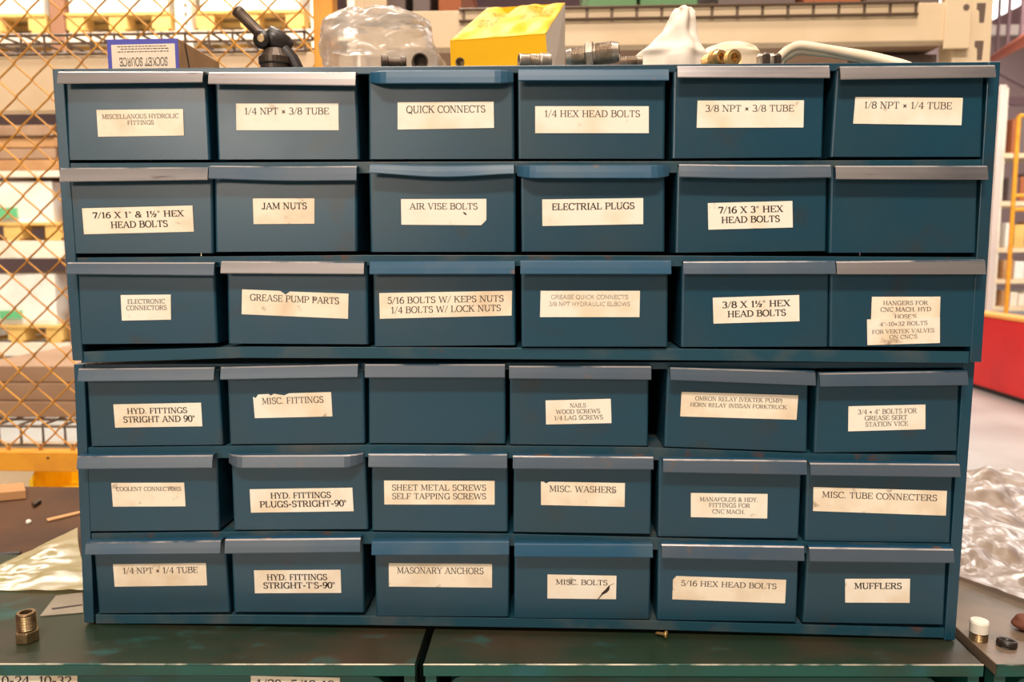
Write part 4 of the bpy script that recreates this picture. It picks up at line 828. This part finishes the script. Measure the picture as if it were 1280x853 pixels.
def load(px0, px1, z, h, label, green=None, mt='load'):
    x0, x1 = gx(px0), gx(px1); m = MB()
    def side(u, v):
        q = u*4; k = int(q) % 4; f = q-int(q); cs = [(x0, GY-.03), (x1, GY-.03), (x1, GY+1.1), (x0, GY+1.1)]
        a, b = cs[k], cs[(k+1) % 4]; p = V((a[0]+(b[0]-a[0])*f, a[1]+(b[1]-a[1])*f, z+.001+h*v)); c = V(((x0+x1)/2, GY+.53, p.z)); d = (p-c).normalized()
        return p + d*.02*noise.noise(p*3.0)*(1 if v > 0 else .2)
    m.grid(side, 48, 12, 0, False); m.poly([side(i/4, 1) for i in range(4)])
    o = obj('pallet_load', m, M[mt]); tag(o, label, 'pallet load')
    if green:
        a, b, c_, d_ = green; g = MB(); g.box((gx(a), GY-.062, gz(d_)), (gx(b), GY-.048, gz(c_))); e = obj('print', g, M['green_print'], o); e['label'] = 'green printed panel'
    return o
P1 = LEV[0]+.001
pallet(-58, 70, P1, 'pine pallet on the top level of the far rack, left of the shaded post')
pallet(95, 222, P1, 'pine pallet on the top level of the far rack, between the shaded and white posts')
pallet(254, 386, P1, 'pine pallet on the top level of the far rack, right of the white post')
load(-54, 66, P1+.144, 1.0, 'white wrapped load on the top level of the far rack, left of the shaded post')
load(98, 218, P1+.144, 1.0, 'white wrapped load on the top level of the far rack, between the two posts')
load(258, 380, P1+.144, 1.0, 'white wrapped load on the top level of the far rack, right of the white post')
pallet(-52, 74, LEV[2]+.001, 'pine pallet on the third level of the far rack under a white load')
load(-50, 62, LEV[2]+.145, gz(225)-gz(276), 'white wrapped load with green print low on the far rack, below the flat boards', (-10, 19, 260, 272))
pallet(-52, 66, LEV[3]+.001, 'pine pallet on the lowest level of the far rack')
load(-50, 58, LEV[3]+.145, gz(346)-gz(409), 'white wrapped load with green print on the lowest level of the far rack', (-12, 16, 388, 398))
z = LEV[1]+.001
hb_ = (gz(155)-gz(213))/4
for i in range(4):
    m = MB(); m.box((gx(-60)+.02*i, GY-.04+.012*((i*7) % 3), z+i*hb_+.0005), (gx(74)-.03*(i % 2), GY+1.0, z+(i+1)*hb_-.006)); o = obj('flat_carton', m, M['board'] if i % 2 else M['box_tan'], bevel=.01)
    tag(o, ['lowest', 'second lowest', 'third lowest', 'topmost'][i]+' of the flat cartons stacked on the far rack', 'carton', 'flat cartons on the far rack')
for (zz, a, b) in ((LEV[3], 345, 407), (LEV[2], 238, 298)):
    x0, x1 = gx(95), gx(150); m = MB(); m.box((x0, GY, zz+.001), (x1, GY+.8, zz+.001+gz(a)-gz(b))); o = obj('rust_carton', m, M['box_rust'], bevel=.01)
    tag(o, 'rust-brown carton right of the white load on the '+('lowest' if zz == LEV[3] else 'third')+' level of the far rack', 'carton')
    m = MB(); m.box((x0-.002, GY-.002, zz+.15), (x1+.002, GY+.802, zz+.19)); obj('tape', m, M['box_tan'], o)

# ------------------------------------------------------------------ right aisle
RX = 3.94
root = thing('red_barrier', 'long low red barrier with an orange top rail down the right aisle', 'barrier', (RX+.08, 5.4, FZ))
ztp = at(1233, 389, 6.9).z
m = MB(); m.box((RX, 2.6, FZ+.05), (RX+.16, 8.4, ztp-.03)); obj('body', m, M['red'], root, bevel=.01)
m = MB(); m.box((RX-.015, 2.58, ztp-.03), (RX+.175, 8.42, ztp)); obj('top_rail', m, M['orange'], root, bevel=.006)
m = MB(); m.box((RX+.05, 2.65, FZ), (RX+.12, 8.35, FZ+.05)); obj('plinth', m, M['bead'], root)
p = at(1246, 250, 9.2); m = MB(); zt_ = at(1254, 106, 9.2).z
m.box((p.x-.042, 9.2, FZ), (p.x+.042, 9.29, zt_)); o = obj('post', m, M['pale_metal'], bevel=.01); tag(o, 'tall white square post beyond the red barrier', 'post')
m = MB(); m.box((p.x-.10, 9.16, FZ), (p.x+.10, 9.36, FZ+.02)); obj('foot_plate', m, M['pale_metal'], o)
SY = 10.2
def sx_(px): return at(px, 250, SY).x
def sz_(py): return at(1265, py, SY).z
root = thing('storage_shelf', 'distant shelving stocked with pale boxes beyond the red barrier', 'shelving', (sx_(1290), SY+.3, FZ))
for px in (1244, 1330): rbox('upright', sx_(px), sx_(px)+.07, SY-.03, SY+.03, FZ, sz_(110), 'rack_white', root, .004)
LV = [sz_(383), sz_(349), sz_(310), sz_(252), sz_(192)]
for z in LV: rbox('shelf', sx_(1244), sx_(1336), SY-.04, SY+.6, z-.06, z, 'rack', root, .004)
random.seed(11)
ROWW = ['bottom', 'second', 'middle', 'fourth', 'top']
for li, z in enumerate(LV):
    px = 1259
    hmax = (LV[li+1]-.06-z if li < 4 else .8)*.72
    n_ = 0
    while px < 1314:
        w_ = random.choice((9, 11, 14)); h = hmax*random.uniform(.7, 1)
        mt = random.choice(('white_print', 'load', 'pine', 'box_tan', 'rack_white')) if li < 3 else random.choice(('box_rust', 'box_grey', 'pine', 'box_grey'))
        x0, x1 = sx_(px), sx_(px+w_-1.5); m = MB(); m.box((x0, SY-.02, z+.0006), (x1, SY+.4, z+h)); o = obj('shelf_box', m, M[mt], bevel=.008)
        tag(o, 'box standing on the '+ROWW[li]+' shelf of the distant shelving', 'box', 'boxes on the '+ROWW[li]+' shelf of the distant shelving'); px += w_; n_ += 1
root = thing('guard_frame', 'yellow tubular guard frame in front of the distant shelving', 'frame', (at(1280, 200, 8.8).x, 8.8, FZ))
gp = lambda a, b: at(a, b, 8.8)
x0 = gp(1270, 200).x; x1 = gp(1320, 200).x; z0 = gp(1270, 145).z; z1 = gp(1270, 245).z
for x in (x0, x1):
    m = MB(); m.tube([(x, 8.8, FZ), (x, 8.8, z0)], .024, 10); obj('leg', m, M['fence'], root)
for z in (z0, z1, (z0+z1)/2-.6):
    m = MB(); m.tube([(x0, 8.8, z), (x1, 8.8, z)], .022, 10); obj('crossbar', m, M['fence'], root)
# roof: bright skylight strip, pipe and tie bar running with the aisle
sr = onz(1240, 25, 7.38); m = MB(); m.poly([(sr.x, 4, 7.38), (sr.x-3.4, 4, 7.38), (sr.x-3.4, 26, 7.38), (sr.x, 26, 7.38)]); struct('window_1', m, M['skylight'])
root = thing('roof_truss', 'mauve steel roof truss across the hall at upper right', 'truss', (9, 15, 5))
zq = at(1260, 38, 15).z; xa, xb = at(1150, 38, 15).x, 19.5
m = MB(); m.box((xa, 14.95, zq-.09), (xb, 15.05, zq+.09)); obj('tie_bar', m, M['pale_metal'], root)
m = MB(); m.box((xa, 14.95, zq-1.35), (xb, 15.05, zq-1.2)); obj('bottom_chord', m, M['truss'], root)
k = 0; x = xa
while x < xb-2.5:
    m = MB(); m.tube([(x, 15, zq-(1.25 if k % 2 else 0)), (x+2.4, 15, zq-(0 if k % 2 else 1.25))], .03, 6); obj('web_bar', m, M['truss'], root); x += 2.4; k += 1
a = at(1243, 72, 14); b = at(1281, 50, 9.5); m = MB(); m.tube([a, b, b+(b-a)*.6], .07, 12); o = obj('overhead_pipe', m, M['pipe_red']); tag(o, 'red-brown overhead pipe running along the aisle at upper right', 'pipe')
m = MB()
for t in (.1, .5, .9): 
    c_ = a.lerp(b, t); m.box((c_.x-.02, c_.y-.02, c_.z), (c_.x+.02, c_.y+.02, 7.39))
obj('hanger', m, M['truss'], o)
